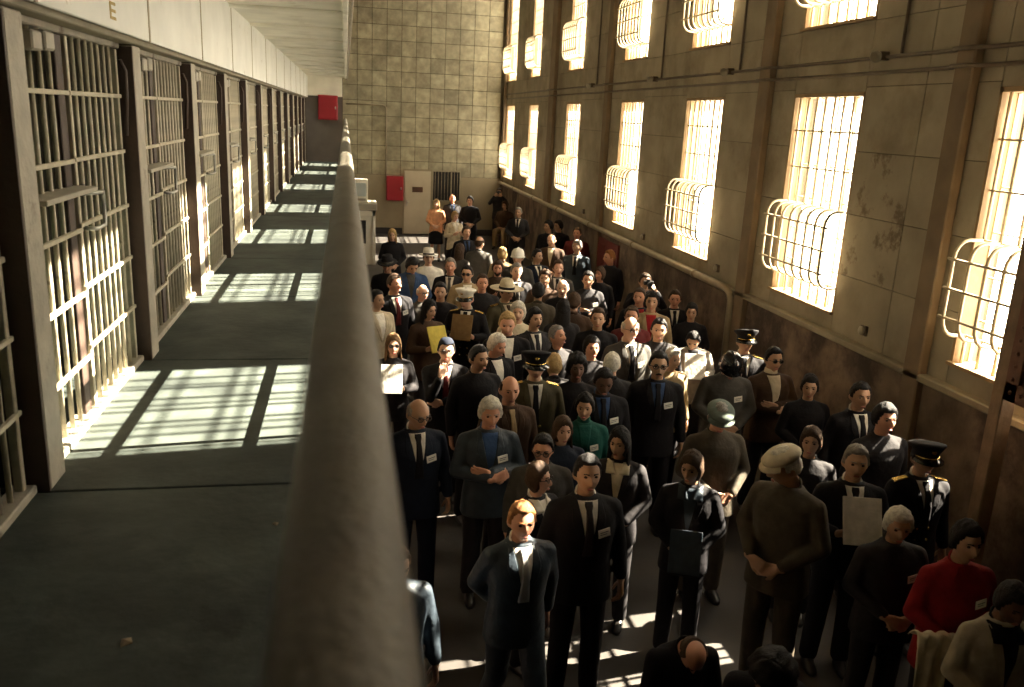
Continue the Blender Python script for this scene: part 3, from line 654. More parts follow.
def hat_parts(kind):
    if kind == 'fedora':
        return [('hat', MB().lathe([(.078, .03), (.150, .046), (.155, .056), (.150, .062), (.092, .050), (.088, .11), (.078, .158), (.05, .168), (.02, .155)], 28, 1, 1.15).mesh('hat', True), 0), ('hat_band', MB().lathe([(.0925, .052), (.0945, .054), (.092, .08), (.0895, .082)], 28, 1, 1.15).mesh('hat_band', True), 1)]
    if kind == 'ranger':
        return [('hat', MB().lathe([(.08, .032), (.185, .044), (.205, .052), (.204, .060), (.185, .056), (.094, .048), (.090, .10), (.070, .165), (.035, .185), (.01, .178)], 30, 1, 1.12).mesh('hat', True), 0), ('hat_band', MB().lathe([(.0945, .05), (.0965, .052), (.0945, .078), (.092, .08)], 30, 1, 1.12).mesh('hat_band', True), 1)]
    if kind == 'cap':
        v, f = ring_loft([(.030, .086, .104, .0), (.075, .090, .108, -.002), (.080, .097, .112, -.002), (.118, .128, .140, -.006), (.130, .126, .136, -.004), (.138, .09, .095, .0), (.140, .02, .02, 0)], 30, 2)
        v = np.array(v); v[:, 2] += np.clip(-v[:, 1], -.1, .2) * .22 * sm(v[:, 2], .08, .13)
        vis = []; vf = []; n = 14
        for lay in (0, -.005):
            for r in (.098, .150):
                for k in range(n + 1): a = R(-68 + 136 * k / n); q = 1 if r < .1 else math.cos(a) * .35 + .65; rr = .100 + (r - .098) * q; vis.append((rr * math.sin(a) * .9, -rr * math.cos(a) * 1.04, .042 - (r - .098) * .62 * q + lay))
        W_ = n + 1
        for k in range(n):
            for a in (0, 2 * W_): vf.append((a + k, a + k + 1, a + W_ + k + 1, a + W_ + k))
            vf.append((W_ + k, W_ + k + 1, 3 * W_ + k + 1, 3 * W_ + k))
        bd = MB().lathe([(.0215, 0), (.019, .006), (.008, .010)], 10).mesh('badge', True); bd.transform(Matrix.Translation((0, -.122, .105)) @ RotX(R(75)))
        br = MB().tube([(.093 * math.sin(R(a)), -.112 * math.cos(R(a)), .046) for a in range(-70, 71, 14)], .006, 6).mesh('braid', True)
        return [('hat', MB().add(v, f).mesh('hat', True), 0), ('visor', MB().add(vis, vf).mesh('visor', True), 2), ('badge', bd, 3), ('braid', br, 3)]
    if kind == 'hardhat':
        return [('hat', MB().lathe([(.105, .018), (.124, .014), (.128, .020), (.112, .032), (.112, .06), (.102, .105), (.075, .140), (.035, .155), (.005, .158)], 30, .93, 1.12).mesh('hat', True), 0), ('ridge', MB().tube([(0, .115 * math.cos(a) * 1.08, .04 + .122 * math.sin(a)) for a in [math.pi * k / 12 for k in range(13)]], .010, 8).mesh('ridge', True), 0)]
    if kind == 'beret':
        v, f = ring_loft([(.045, .080, .100, .0), (.060, .088, .108, -.004), (.070, .106, .124, -.008), (.088, .108, .126, -.01), (.115, .085, .095, -.006), (.126, .03, .03, -.005)], 28, 2); v = np.array(v); v[:, 2] -= np.clip(-v[:, 1], -.1, .2) * .15
        vis = []; vf = []; n = 14
        for lay in (0, -.010):
            for r in (.085, .140):
                for k in range(n + 1): a = R(-60 + 120 * k / n); q = 1 if r < .1 else math.cos(a) * .5 + .5; rr = .090 + (r - .085) * q; vis.append((rr * math.sin(a) * .95, -rr * math.cos(a) * 1.06, .052 - (r - .085) * .45 * q + lay))
        W_ = n + 1
        for k in range(n):
            for a in (0, 2 * W_): vf.append((a + k, a + k + 1, a + W_ + k + 1, a + W_ + k))
            vf.append((W_ + k, W_ + k + 1, 3 * W_ + k + 1, 3 * W_ + k))
        return [('hat', MB().add(v, f).mesh('hat', True), 0), ('visor', MB().add(vis, vf).mesh('visor', True), 0)]
    if kind == 'kippa':
        return [('hat', MB().lathe([(.082, .085), (.079, .094), (.062, .122), (.035, .136), (.004, .141)], 24, .95, 1.1).mesh('hat', True), 0)]
def glasses_mesh():
    mb = MB()
    for s in (-1, 1):
        mb.tube([(s * .033 + .023 * math.cos(a), -.107 + abs(math.cos(a)) * .004, .012 + .019 * math.sin(a)) for a in [2 * math.pi * k / 16 for k in range(17)]], .0032, 6)
        mb.tube([(s * .056, -.103, .016), (s * .074, -.05, .014), (s * .082, .012, .008)], .0028, 6)
    mb.tube([(-.011, -.110, .016), (.011, -.110, .016)], .003, 6); return mb.mesh('glasses', True)
def lens_mesh(s):
    mb = MB(); v = [(s * .033 + .023 * math.cos(a), -.107 + abs(math.cos(a)) * .004, .012 + .019 * math.sin(a)) for a in [2 * math.pi * k / 16 for k in range(16)]]
    v += [(x, y + .003, z) for x, y, z in v]; f = [tuple(range(16)), tuple(range(16, 32))[::-1]] + [(k, (k + 1) % 16, 16 + (k + 1) % 16, 16 + k) for k in range(16)]
    return mb.add(v, f).mesh('lens', True)
def eye_mesh():
    d, f = sphere_dirs(12, 8); me = MB().add(d * V(.0125, .008, .0085), f).mesh('eye', True); return me
def brow_mesh(s): return MB().tube([(s * (.014 + .011 * k), -.0965 + .0016 * k * k, .030 + .004 * math.sin(k * .9)) for k in range(4)], .0042, 6, .003).mesh('eyebrow', True)
def lips_mesh(): d, f = sphere_dirs(14, 8); return MB().add(d * V(.022, .008, .0085), f).mesh('lips', True)
def must_mesh(): d, f = sphere_dirs(16, 8); v = d * V(.030, .008, .008); v[:, 2] -= np.abs(v[:, 0]) * .28; return MB().add(v, f).mesh('mustache', True)
def beard_mesh():
    d, f = sphere_dirs(32, 24); p = skull(d); phi = np.degrees(np.abs(np.arctan2(d[:, 0], -d[:, 1]))); m = sm(-d[:, 2], .40, .50) * sm(95 - phi, 0, 12); return MB().add(p * (1 + np.where(m > .5, .10, -.12))[:, None], f).mesh('beard', True)
# ------------------------------------------------------------------ people: colours
CC = dict(blk=(.009, .008, .010), char=(.022, .020, .022), navy=(.011, .016, .030), grey=(.07, .066, .06), bisque=(.36, .31, .23), lgrey=(.30, .27, .23), brn=(.055, .031, .019), tan=(.34, .25, .14), cream=(.58, .50, .36), teal=(.010, .075, .060), red=(.24, .012, .014),
          maroon=(.11, .018, .018), blue=(.035, .07, .16), slate=(.036, .048, .062), white=(.78, .74, .66), olive=(.085, .075, .045), peach=(.72, .36, .20), tweed=(.075, .062, .045), silver=(.45, .45, .45), yellow=(.62, .50, .10), brown=(.20, .12, .05), sage=(.13, .16, .14))
HAIRC = dict(blk=(.010, .008, .008), brown=(.055, .030, .016), lbrown=(.16, .09, .04), blond=(.42, .28, .12), red=(.30, .13, .045), grey=(.24, .22, .20), white=(.62, .58, .50))
SKINC = dict(pale=(.66, .40, .28), ruddy=(.56, .28, .18), tan=(.46, .27, .17), dark=(.12, .06, .038))
def cloth(c): return mat('fabric_' + c, CC[c], .80 if c != 'slate' else .45, .2, 14, .35, spec=.18, bscale=22)
def hairm(c): return mat('hair_' + c, HAIRC[c], .6, .35, 40, .5, spec=.22, bscale=160)
def skinm(c): return mat('skin_' + c, SKINC[c], .5, .10, 18, .05, spec=.4)
M_LIP = mat('lip_skin', (.36, .13, .10), .45, .1, 20, 0); M_EYE = mat('eye_dark', (.05, .035, .03), .2, .1, 20, 0); M_SHOE = mat('shoe_leather', (.015, .012, .010), .35, .2, 20, .05)
M_FRAMEG = mat('spectacle_frame', (.03, .02, .015), .3, .1, 20, 0); M_LENSD = mat('dark_lens', (.008, .007, .007), .1, .1, 10, 0); M_LENS = glass_mat('clear_lens', (.9, .9, .9), .08); M_TAG = mat('badge_card', (.80, .77, .68), .5, .05, 20, 0)
M_PRINT = mat('badge_print', (.10, .10, .12), .6, .1, 20, 0); M_VISOR = mat('patent_visor', (.008, .008, .008), .12, .1, 10, 0); M_HELM = mat('glossy_black_helmet', (.012, .012, .014), .12, .1, 10, 0); M_HELW = mat('white_hard_hat', (.75, .72, .64), .25, .05, 10, 0)
M_CAM = mat('camera_black', (.02, .02, .02), .35, .2, 20, .05)
def person(px, py, yaw, h, hyaw, pitch, pose, hair, hc, skin, top, tc, shirt, tie, hat, ex, label):
    E = dict(q.split(':') if ':' in q else (q, '1') for q in ex.split()); fem = E.get('sex') == 'f'; lod = 0 if py < 9.5 else 1
    t = empty('person', (px, py, 0), R(yaw), label, 'person', 'crowd standing in the hall'); s = h / 1.75; wdt = .92 if fem else 1.0
    t.scale = (s * wdt, s * wdt, s)
    U = UP.get(pose, Matrix.Identity(4)); piv = Vector((0, .01, 1.50))
    HR = Matrix.Translation(piv) @ Matrix.Rotation(R(hyaw), 4, 'Z') @ RotX(R(pitch)) @ Matrix.Translation(-piv)
    HM = U @ HR @ Matrix.Translation(HC)
    me = body_mesh(pose, lod)
    if abs(hyaw) + abs(pitch) > 2:
        me = me.copy(); n = len(me.vertices); co = np.empty(n * 3, np.float32); me.vertices.foreach_get('co', co); co = co.reshape(-1, 3)
        Ui = np.array(U.inverted()); loc = np.c_[co, np.ones(n)] @ Ui.T
        wgt = sm(loc[:, 2], 1.46, 1.545) * sm(.135 - np.abs(loc[:, 0]), 0, .02) * sm(loc[:, 1] + .165, 0, .02)
        q0 = (HR.to_quaternion()); ang = q0.angle; axq = np.array(q0.axis) if ang > 1e-5 else V(0, 0, 1)
        pv = np.array(piv); r = loc[:, :3] - pv; th = (wgt * ang)[:, None]; c_, s_ = np.cos(th), np.sin(th)
        rr = r * c_ + np.cross(axq, r) * s_ + axq * (r @ axq)[:, None] * (1 - c_)
        out = np.c_[rr + pv, np.ones(n)] @ np.array(U).T; me.vertices.foreach_set('co', out[:, :3].astype(np.float32).ravel()); me.update()
    sk = skinm(skin); mk('body', me, sk, t)
    jk = mk('jacket' if top in ('suit', 'jacket', 'uniform', 'turtle') else ('coat' if top == 'coat' else 'shirt'), jacket_mesh(pose, lod), cloth(tc), t)
    if 'skirt' in E and pose not in ('sit', 'squat'): mk('skirt', skirt_mesh(), cloth(E['skirt']), t)
    else: mk('trousers', trouser_mesh(pose), cloth(E.get('pants', 'char' if tc in ('slate', 'white', 'tan', 'cream', 'brn', 'red', 'olive', 'peach', 'lgrey', 'bisque') else tc)) if tc != 'slate' or pose != 'walk' else cloth('slate'), t)
    for hp, kn, an in LEGS[LEGOF.get(pose, 'stand')]: mk('shoe', shoe_mesh(), M_SHOE, t, an)
    Uo = U
    if top in ('suit', 'jacket', 'uniform', 'turtle') and shirt:
        mk('shirt_front', shirt_front(), cloth(shirt), t, mw=Uo)
        if top != 'turtle':
            mk('collar', once('collar', collar_mesh), cloth(shirt), t, mw=Uo)
            for q in (-1, 1): mk('lapel', lapel(q), cloth(tc), t, mw=Uo)
        if top == 'jacket' and fem:
            for q in (-1, 1): mk('wide_collar', wide_collar(q), cloth(shirt), t, mw=Uo)
        if tie: mk('tie', tie_mesh(), cloth(tie), t, mw=Uo)
    if top in ('turtle',): mk('roll_collar', once('turtle', turtle_mesh), cloth(shirt or tc), t, mw=Uo)
    if top in ('coat', 'shirt'): mk('collar', once('collar', collar_mesh), cloth(tc), t, mw=Uo)
    if top == 'uniform':
        bt = once('button', lambda: MB().lathe([(.011, 0), (.010, .004), (.004, .007)], 8).mesh('button', True))
        for z in (1.12, 1.03, .94):
            for x in (-.045, .045): mk('button', bt, M_BRASS, t, mw=Uo @ Matrix.Translation((x, float(jfront(x, z)) - .003, z)) @ RotX(R(90)))
        sb = once('shoulder_board', lambda: B(-.055, .055, -.026, .026, -.004, .008, b=.003).mesh('shoulder_board'))
        for q in (-1, 1): mk('shoulder_board', sb, M_BRASS, t, mw=Uo @ Matrix.Translation((q * .155, .006, 1.462)) @ Matrix.Rotation(q * R(14), 4, 'Y'))
    if 'tag' in E:
        z = 1.29; x = .095; tg = once('name_tag', lambda: B(-.042, .042, -.003, .003, -.028, .028, b=.001).mesh('name_tag')); y = float(jfront(x, z))
        sl = math.atan2(float(jfront(x + .03, z) - jfront(x - .03, z)), .06)
        g = mk('name_tag', tg, M_TAG, t, mw=Uo @ Matrix.Translation((x, y - .010, z)) @ Matrix.Rotation(sl, 4, 'Z') @ Matrix.Rotation(R(-8), 4, 'Y'))
        pr = once('print', lambda: MB().box(-.03, .03, -.0042, -.0032, .004, .009).box(-.03, .018, -.0042, -.0032, -.010, -.006).mesh('print')); mk('print', pr, M_PRINT, g)
    # head
    hm_ = hairm(hc); hs = once(('hair', hair, len(label) % 3), lambda: hair_mesh(hair, len(label) % 3)); mk('hair', hs, hm_, t, mw=HM)
    for q in (-1, 1):
        mk('eye', once('eye', eye_mesh), M_EYE, t, mw=HM @ Matrix.Translation((q * .032, -.0795, .012))); mk('eyebrow', once('brow%d' % q, lambda: brow_mesh(q)), hm_ if hc not in ('white', 'blond') else hairm('grey'), t, mw=HM)
    mk('lips', once('lips', lips_mesh), M_LIP, t, mw=HM @ Matrix.Translation((0, -.0865, -.067)))
    if 'must' in E: mk('mustache', once('must', must_mesh), hm_, t, mw=HM @ Matrix.Translation((0, -.096, -.052)))
    if 'beard' in E: mk('beard', once('beard', beard_mesh), hm_, t, mw=HM)
    if 'sun' in E or 'glass' in E:
        g = mk('glasses', once('glasses', glasses_mesh), M_FRAMEG, t, mw=HM)
        for q in (-1, 1): mk('lens', once('lens%d' % q, lambda: lens_mesh(q)), M_LENSD if 'sun' in E else M_LENS, g)
    if hat:
        kd, c = hat.split(':'); cm = (M_HELM if c == 'blk' else M_HELW) if kd == 'hardhat' else cloth(c); hp = None
        for i, (nm, m_, slot) in enumerate(once(('hat', kd), lambda: hat_parts(kd))):
            mm = [cm, cloth('char') if c != 'blk' else cloth('grey'), M_VISOR, M_BRASS][slot]
            if i == 0: hp = mk(nm, m_, mm, t, mw=HM)
            else: mk(nm, m_, mm, hp)
    # things held
    PW = Matrix.Translation((px, py, 0)) @ Matrix.Rotation(R(yaw), 4, 'Z') @ Matrix.Diagonal((s * wdt, s * wdt, s, 1))
    who = label.split(' holding')[0].split(' with ')[0].split(' in ')[0]
    if 'folder' in E:
        c = E['folder']; z = 1.27; f_ = empty('folder', label=f'{c} folder held at the chest by the {who}'.replace('white folder', 'white paper pad'), cat='folder', group='papers held in the crowd')
        f_.matrix_world = PW @ Matrix.Translation((0, -.305, 1.33) if pose != 'front' else (0, -.29, 1.06)) @ RotX(R(-28)); cm = cloth(c)
        build('cover', B(-.125, .125, -.004, .004, -.16, .16, b=.002), cm, f_); build('pages', B(-.118, .118, .004, .014, -.152, .152, b=.002), M_TAG, f_); build('back_cover', B(-.125, .125, .014, .020, -.16, .16, b=.002), cm, f_)
    if 'cam' in E:
        f_ = empty('photo_camera', label=f'black camera held to the eye by the {who}'[:90], cat='camera', group='cameras in the crowd'); f_.matrix_world = PW @ Matrix.Translation((0, -.185, 1.63))
        build('camera_body', B(-.07, .07, -.03, .03, -.045, .045, b=.008), M_CAM, f_); build('prism', B(-.025, .025, -.03, .02, .045, .072, b=.008), M_CAM, f_); ln = build('lens', MB().lathe([(.03, 0), (.032, .05), (.034, .07), (.028, .072), (.02, .06)], 16), M_CAM, f_, (0, -.03, -.003), smooth=True); ln.rotation_euler.x = R(90)
    if 'cloth' in E:
        v = []; nn = 16; mm_ = 26
        for j in range(mm_ + 1):
            for i in range(nn + 1):
                u = (i / nn - .5) * .24; w_ = j / mm_; wob = .014 * math.sin(i * 1.1 + j * .25)
                if w_ < .32: y = -.26 + .02 * math.sin(j) * .2 - .12 * math.sin(w_ / .32 * math.pi / 2) + .0; z = 1.06 + .06 * math.sin(w_ / .32 * math.pi)
                else: y = -.385 + .02 * math.sin(i * .9); z = 1.06 - (w_ - .32) * .85
                v.append((u * (1 - .2 * w_) - .25, y + .06 + wob, z + .06 + .004 * math.sin(i * 2.1)))
        W_ = nn + 1; N_ = len(v); v += [(x, y + .012, z - .008) for x, y, z in v]; f = []
        for j in range(mm_):
            for i in range(nn): a = j * W_ + i; f += [(a, a + 1, a + W_ + 1, a + W_), (N_ + a, N_ + a + W_, N_ + a + W_ + 1, N_ + a + 1)]
        for j in range(mm_):
            for i in (0, nn): a = j * W_ + i; f.append((a, a + W_, N_ + a + W_, N_ + a))
        for i in range(nn):
            for j in (0, mm_): a = j * W_ + i; f.append((a, a + 1, N_ + a + 1, N_ + a))
        ck = build('cream_cloth', MB().add(v, f), cloth('cream'), None, smooth=True); ck.matrix_world = PW; tag(ck, f'cream cloth draped over the arm of the woman in red coat', 'cloth')
    if pose == 'sit':
        st = empty('stool', (px, py, 0), R(yaw), f'low dark stool beneath the {who}', 'stool'); build('seat', B(-.19, .19, -.14, .20, .33 * s, .365 * s, b=.01), M_PLQ, st)
        for ax_ in (-.15, .15):
            for ay in (-.10, .16): build('leg', B(ax_ - .018, ax_ + .018, ay - .018, ay + .018, 0, .335 * s, b=.003), M_PLQ, st)
# ------------------------------------------------------------------ the crowd: x, y, turn, height, head turn, head tilt, pose, hair, hair colour, skin, garment, colour, shirt, tie, hat, extras, label
CROWD = [
    (2.38, 22.81, -8, 1.66, -4, -4, 'front', 'long', 'blond', 'pale', 'shirt', 'peach', '', '', '', 'skirt:blk sex:f', 'blonde woman in peach blouse and black skirt standing in sun near the grey door'),
    (2.87, 23.32, 2, 1.76, 4, 0, 'side', 'bald', 'red', 'ruddy', 'suit', 'char', 'blue', 'char', '', '', 'ruddy bald man in dark jacket behind the blonde woman in peach blouse'),
    (2.52, 19.97, 18, 1.66, 11, 1, 'hold', 'medium', 'blond', 'pale', 'jacket', 'cream', 'white', '', '', 'skirt:blk sex:f', 'person in sunlit cream jacket and dark skirt right of the peach blouse woman'),
    (3.31, 22.9, -7, 1.76, -15, 1, 'front', 'bushy', 'blk', 'pale', 'coat', 'blk', '', '', '', '', 'lone man in black coat standing against the back wall'),
    (4.69, 26.2, -17, 1.73, 0, 0, 'camera', 'short', 'blk', 'tan', 'coat', 'char', '', '', '', 'cam', 'dark figure raising a camera in the back right corner'),
    (4.76, 25.45, -30, 1.9, -3, -4, 'sit', 'long', 'brown', 'tan', 'jacket', 'brn', 'brn', '', '', 'pants:tan', 'person in brown jacket and tan trousers seated below the corner pipe'),
    (4.14, 20.35, -18, 1.76, -8, 0, 'front', 'short', 'grey', 'tan', 'suit', 'char', 'white', 'blk', '', '', 'grey-haired man in dark suit standing before the corner wall pipe'),
    (2.32, 16.47, 8, 1.76, 5, -4, 'side', 'short', 'brown', 'pale', 'suit', 'blk', 'blue', 'blk', '', '', 'brown-haired man in black suit and blue shirt right of the cream jacket'),
    (2.38, 15.16, 154, 1.75, -12, 0, 'side', 'bald', 'brown', 'pale', 'coat', 'grey', '', '', '', '', 'balding man in grey coat turned away showing the back of his head'),
    (0.89, 16.63, 2, 1.66, -9, 6, 'front', 'long', 'blond', 'pale', 'coat', 'blk', '', '', '', 'sex:f skirt:blk', 'blonde woman in black coat standing alone by the white booth'),
    (0.93, 12.4, 3, 1.85, 12, 30, 'front', 'bushy', 'blk', 'tan', 'jacket', 'blue', 'grey', '', '', '', 'black-haired man in blue jacket and grey vest looking down'),
    (1.29, 13.4, -7, 1.76, 7, -4, 'side', 'short', 'brown', 'pale', 'shirt', 'white', '', '', 'fedora:white', '', 'man in white hat and white shirt standing in full sun'),
    (1.55, 12.62, -11, 1.76, 1, -4, 'side', 'short', 'grey', 'ruddy', 'suit', 'blk', 'white', 'grey', '', 'tag', 'grey-haired ruddy man in black suit right of the white-hatted man'),
    (1.73, 12.02, -2, 1.76, -17, 0, 'front', 'short', 'blk', 'tan', 'jacket', 'tan', 'white', '', '', 'sun', 'man with dark sunglasses and tan jacket in the far crowd'),
    (0.62, 12.84, -6, 1.74, -7, 11, 'side', 'short', 'blk', 'tan', 'coat', 'blk', '', '', 'fedora:blk', '', 'man in black brimmed hat and black coat close beside the railing'),
    (0.61, 10.86, 20, 1.83, 19, -5, 'side', 'short', 'brown', 'ruddy', 'suit', 'blk', 'white', 'maroon', '', 'tag', 'ruddy man in black suit with maroon patterned tie near the railing'),
    (1.01, 11.28, 22, 1.62, 2, 1, 'side', 'bald', 'white', 'pale', 'coat', 'grey', '', '', '', 'glass', 'bald white-haired man with glasses sunlit behind the long-haired woman'),
    (2.03, 10.56, 20, 1.8, 10, 1, 'side', 'short', 'brown', 'tan', 'uniform', 'olive', 'cream', 'brn', 'ranger:cream', '', 'man in broad flat-brimmed cream ranger hat in the middle crowd'),
    (2.33, 12.86, -1, 1.69, -12, -4, 'hold', 'bushy', 'brown', 'ruddy', 'jacket', 'brn', 'brn', '', '', 'beard', 'bearded man in brown jacket behind the broad cream ranger hat'),
    (2.49, 12.19, 3, 1.77, 1, -4, 'side', 'short', 'grey', 'pale', 'suit', 'char', 'white', 'grey', '', '', 'grey-haired man in charcoal suit just right of the bearded man'),
    (2.68, 14.41, 166, 1.66, 9, 0, 'side', 'medium', 'blond', 'pale', 'coat', 'tan', '', '', '', 'sex:f', 'blond head seen from behind in sun with a tan coat'),
    (2.75, 13.38, -20, 1.79, -10, 0, 'side', 'short', 'grey', 'pale', 'coat', 'grey', '', '', 'hardhat:white', '', 'person in white hard hat and grey coat catching the sun'),
    (1.97, 14.79, 141, 1.66, -9, 0, 'side', 'long', 'brown', 'pale', 'coat', 'grey', '', '', '', 'sex:f', 'long brown-haired person in pale grey coat facing the back wall'),
    (4.2, 17.35, -37, 1.81, -26, 0, 'side', 'bushy', 'blk', 'tan', 'coat', 'blk', '', '', '', '', 'dark-haired man in profile, left of the pair by the far wall'),
    (4.54, 17.83, -35, 1.76, -33, 1, 'front', 'bushy', 'blk', 'tan', 'coat', 'char', '', '', '', '', 'dark-haired man in profile, right of the pair by the far wall'),
    (3.88, 15.71, -23, 1.76, -14, 11, 'front', 'bald', 'brown', 'pale', 'jacket', 'brn', 'cream', '', '', '', 'balding man in brown jacket in front of the profile pair'),
    (4.65, 16.72, -26, 1.76, -6, 0, 'side', 'short', 'brown', 'ruddy', 'shirt', 'maroon', '', '', '', '', 'man in maroon shirt before the dark red wall panel'),
    (4.14, 14.83, -26, 1.76, -18, -4, 'side', 'short', 'grey', 'tan', 'suit', 'slate', 'white', 'blk', '', '', 'grey-haired man in slate suit below the maroon-shirted man'),
    (3.16, 13.8, 17, 1.74, 19, -4, 'side', 'short', 'blk', 'tan', 'suit', 'navy', 'white', 'blk', '', '', 'dark-haired man in navy suit and black tie turned to the right'),
    (3.23, 12.58, -16, 1.76, 8, -4, 'side', 'short', 'brown', 'pale', 'suit', 'grey', 'white', 'char', '', '', 'brown-haired man in grey suit behind the sunlit bald head'),
    (2.95, 11.17, -13, 1.73, -5, 1, 'side', 'bald', 'white', 'pale', 'coat', 'blk', '', '', '', '', 'sunlit white bald head over a black coat in the middle crowd'),
    (3.45, 11.65, -1, 1.76, -15, 0, 'cross', 'short', 'blk', 'tan', 'shirt', 'char', '', '', '', 'tag', 'dark-haired person in charcoal short shirt standing with arms crossed'),
    (4.42, 13.7, -50, 1.76, -31, 0, 'side', 'short', 'red', 'ruddy', 'coat', 'blk', '', '', '', '', 'red-haired man in black coat seen in left profile'),
    (3.92, 12.6, -29, 1.66, -22, -4, 'side', 'medium', 'brown', 'ruddy', 'coat', 'blk', '', '', '', 'sex:f', 'small ruddy face just left of the red-haired profile man'),
    (4.28, 11.55, -4, 1.76, 0, 0, 'camera', 'short', 'brown', 'tan', 'coat', 'blk', '', '', '', 'cam', 'photographer in black holding a camera to the face near the wall'),
    (3.85, 10.53, -14, 1.74, -18, -4, 'side', 'short', 'brown', 'ruddy', 'jacket', 'blk', 'red', '', '', '', 'ruddy man in black jacket over a red shirt near the photographer'),
    (3.82, 9.99, -17, 1.8, -4, -4, 'side', 'bushy', 'blk', 'tan', 'jacket', 'tan', 'red', '', '', '', 'dark-haired man in tan jacket beside the red-shirted ruddy man'),
    (4.39, 10.62, -13, 1.7, -9, 1, 'side', 'short', 'brown', 'ruddy', 'suit', 'blk', 'white', 'blk', '', '', 'man in black suit with open white collar against the stained wall'),
    (4.37, 9.98, -14, 1.66, -10, 1, 'front', 'bushy', 'blk', 'tan', 'coat', 'blk', '', '', '', 'sex:f', 'dark bushy-haired woman in black right of the open-collared man'),
    (3.37, 9.43, -8, 1.74, -16, -4, 'side', 'short', 'brown', 'ruddy', 'coat', 'maroon', '', '', '', '', 'ruddy-faced man in maroon directly behind the bald man with glasses'),
    (2.96, 8.32, 4, 1.88, 5, 0, 'side', 'bald', 'white', 'pale', 'suit', 'grey', 'white', 'blk', '', 'glass tag', 'bald man with glasses in grey suit and narrow black tie with badge'),
    (2.57, 9.66, 184, 1.76, -11, 0, 'side', 'long', 'blk', 'tan', 'coat', 'char', '', '', '', 'sex:f', 'long black-haired woman seen from behind in the middle crowd'),
    (2.83, 10.13, 167, 1.75, -10, 0, 'side', 'short', 'brown', 'pale', 'coat', 'brn', '', '', '', '', 'brown-haired man in brown coat with his back turned'),
    (2.09, 9.08, 12, 1.79, 4, -4, 'side', 'bushy', 'blk', 'tan', 'suit', 'char', 'white', 'char', '', 'must', 'dark-haired mustached man in charcoal suit below the tweed coat'),
    (1.7, 8.67, -1, 1.86, -9, 11, 'side', 'short', 'blond', 'ruddy', 'suit', 'blk', 'white', '', '', 'tag', 'blond ruddy man in black suit looking down, sunlit white shirt'),
    (2.01, 9.62, -10, 1.74, -2, -4, 'side', 'medium', 'white', 'pale', 'coat', 'cream', '', '', '', '', 'sunlit pale-haired person in cream behind the blond man'),
    (2.52, 10.81, 164, 1.74, -4, -4, 'side', 'short', 'blk', 'tan', 'coat', 'tweed', '', '', '', '', 'dark-haired man in grey tweed coat seen from behind'),
    (0.36, 10.17, 32, 1.76, 11, -4, 'side', 'short', 'blk', 'tan', 'jacket', 'cream', 'white', '', '', '', 'dark-haired man in pale jacket in profile against the railing'),
    (0.94, 9.73, 23, 1.75, 12, 6, 'hold', 'long', 'blk', 'tan', 'coat', 'brn', '', '', '', 'sex:f folder:yellow', 'long black-haired woman in brown holding up a yellow folder'),
    (1.48, 10.24, -19, 1.78, -13, 6, 'hold', 'short', 'brown', 'pale', 'uniform', 'blk', 'white', 'blk', 'cap:white', 'folder:brown', 'officer in white-topped peaked cap holding a brown folder'),
    (0.47, 8.46, -6, 1.65, 8, -4, 'hold', 'long', 'lbrown', 'pale', 'coat', 'char', '', '', '', 'sex:f sun folder:white', 'woman in sunglasses holding a white notepad close beside the railing'),
    (0.97, 8.04, -5, 1.72, 0, -1, 'chin', 'short', 'blk', 'pale', 'suit', 'blk', 'white', 'maroon', 'kippa:navy', 'glass', 'man in dark blue skullcap and glasses with hand on his chin'),
    (1.48, 8.18, 23, 1.74, 11, 11, 'side', 'bushy', 'white', 'ruddy', 'suit', 'blk', 'white', '', '', '', 'white-haired man in black suit over a sunlit white shirt'),
    (1.67, 7.11, -5, 1.84, -3, 0, 'side', 'short', 'brown', 'pale', 'uniform', 'olive', 'white', 'blk', 'cap:blk', '', 'officer in black peaked cap with badge and sunlit olive uniform'),
    (2.04, 7.88, 183, 1.59, -11, 0, 'side', 'medium', 'blond', 'pale', 'coat', 'char', '', '', '', 'sex:f', 'blond head from behind just right of the black-capped officer'),
    (2.25, 8.56, 32, 1.71, 6, -15, 'side', 'short', 'grey', 'ruddy', 'coat', 'char', '', '', '', '', 'grey-haired ruddy man in profile tilting his head up'),
    (2.13, 7.37, -11, 1.72, 6, -4, 'side', 'curly', 'blk', 'dark', 'coat', 'blk', 'cream', '', '', 'sex:f', 'curly black-haired woman in black with sun on her face'),
    (2.49, 8.12, 2, 1.71, 2, -4, 'side', 'bushy', 'blk', 'ruddy', 'coat', 'char', '', '', '', '', 'shaded dark-haired man behind the curly black-haired woman'),
    (2.23, 6.86, -4, 1.78, -2, 16, 'side', 'short', 'blk', 'dark', 'suit', 'blk', 'blue', 'blk', '', 'tag', 'dark-skinned man in black suit and blue shirt looking down'),
    (2.56, 7.63, 169, 1.67, -9, 0, 'side', 'short', 'white', 'pale', 'coat', 'char', '', '', '', '', 'white-haired head from behind, sunlit, left of the bald man in grey suit'),
    (1.35, 6.66, 10, 1.76, -7, 1, 'side', 'bald', 'brown', 'ruddy', 'suit', 'brn', 'brn', 'tan', '', '', 'bald man in brown uniform shirt with tan tie'),
    (3.94, 8.87, -14, 1.62, -12, 30, 'hold', 'short', 'blk', 'tan', 'jacket', 'lgrey', 'blk', '', '', 'folder:white', 'man in pale grey jacket over black shirt reading a white clipboard'),
    (3.66, 7.36, -12, 1.79, 1, 35, 'front', 'short', 'blk', 'tan', 'coat', 'grey', '', '', 'hardhat:blk', 'tag', 'person in shiny black helmet with head bowed'),
    (4.22, 8.16, -14, 1.76, 4, -4, 'side', 'short', 'blk', 'tan', 'uniform', 'blk', 'white', 'blk', 'cap:blk', '', 'officer in black cap with gold braid visor near the wall niche'),
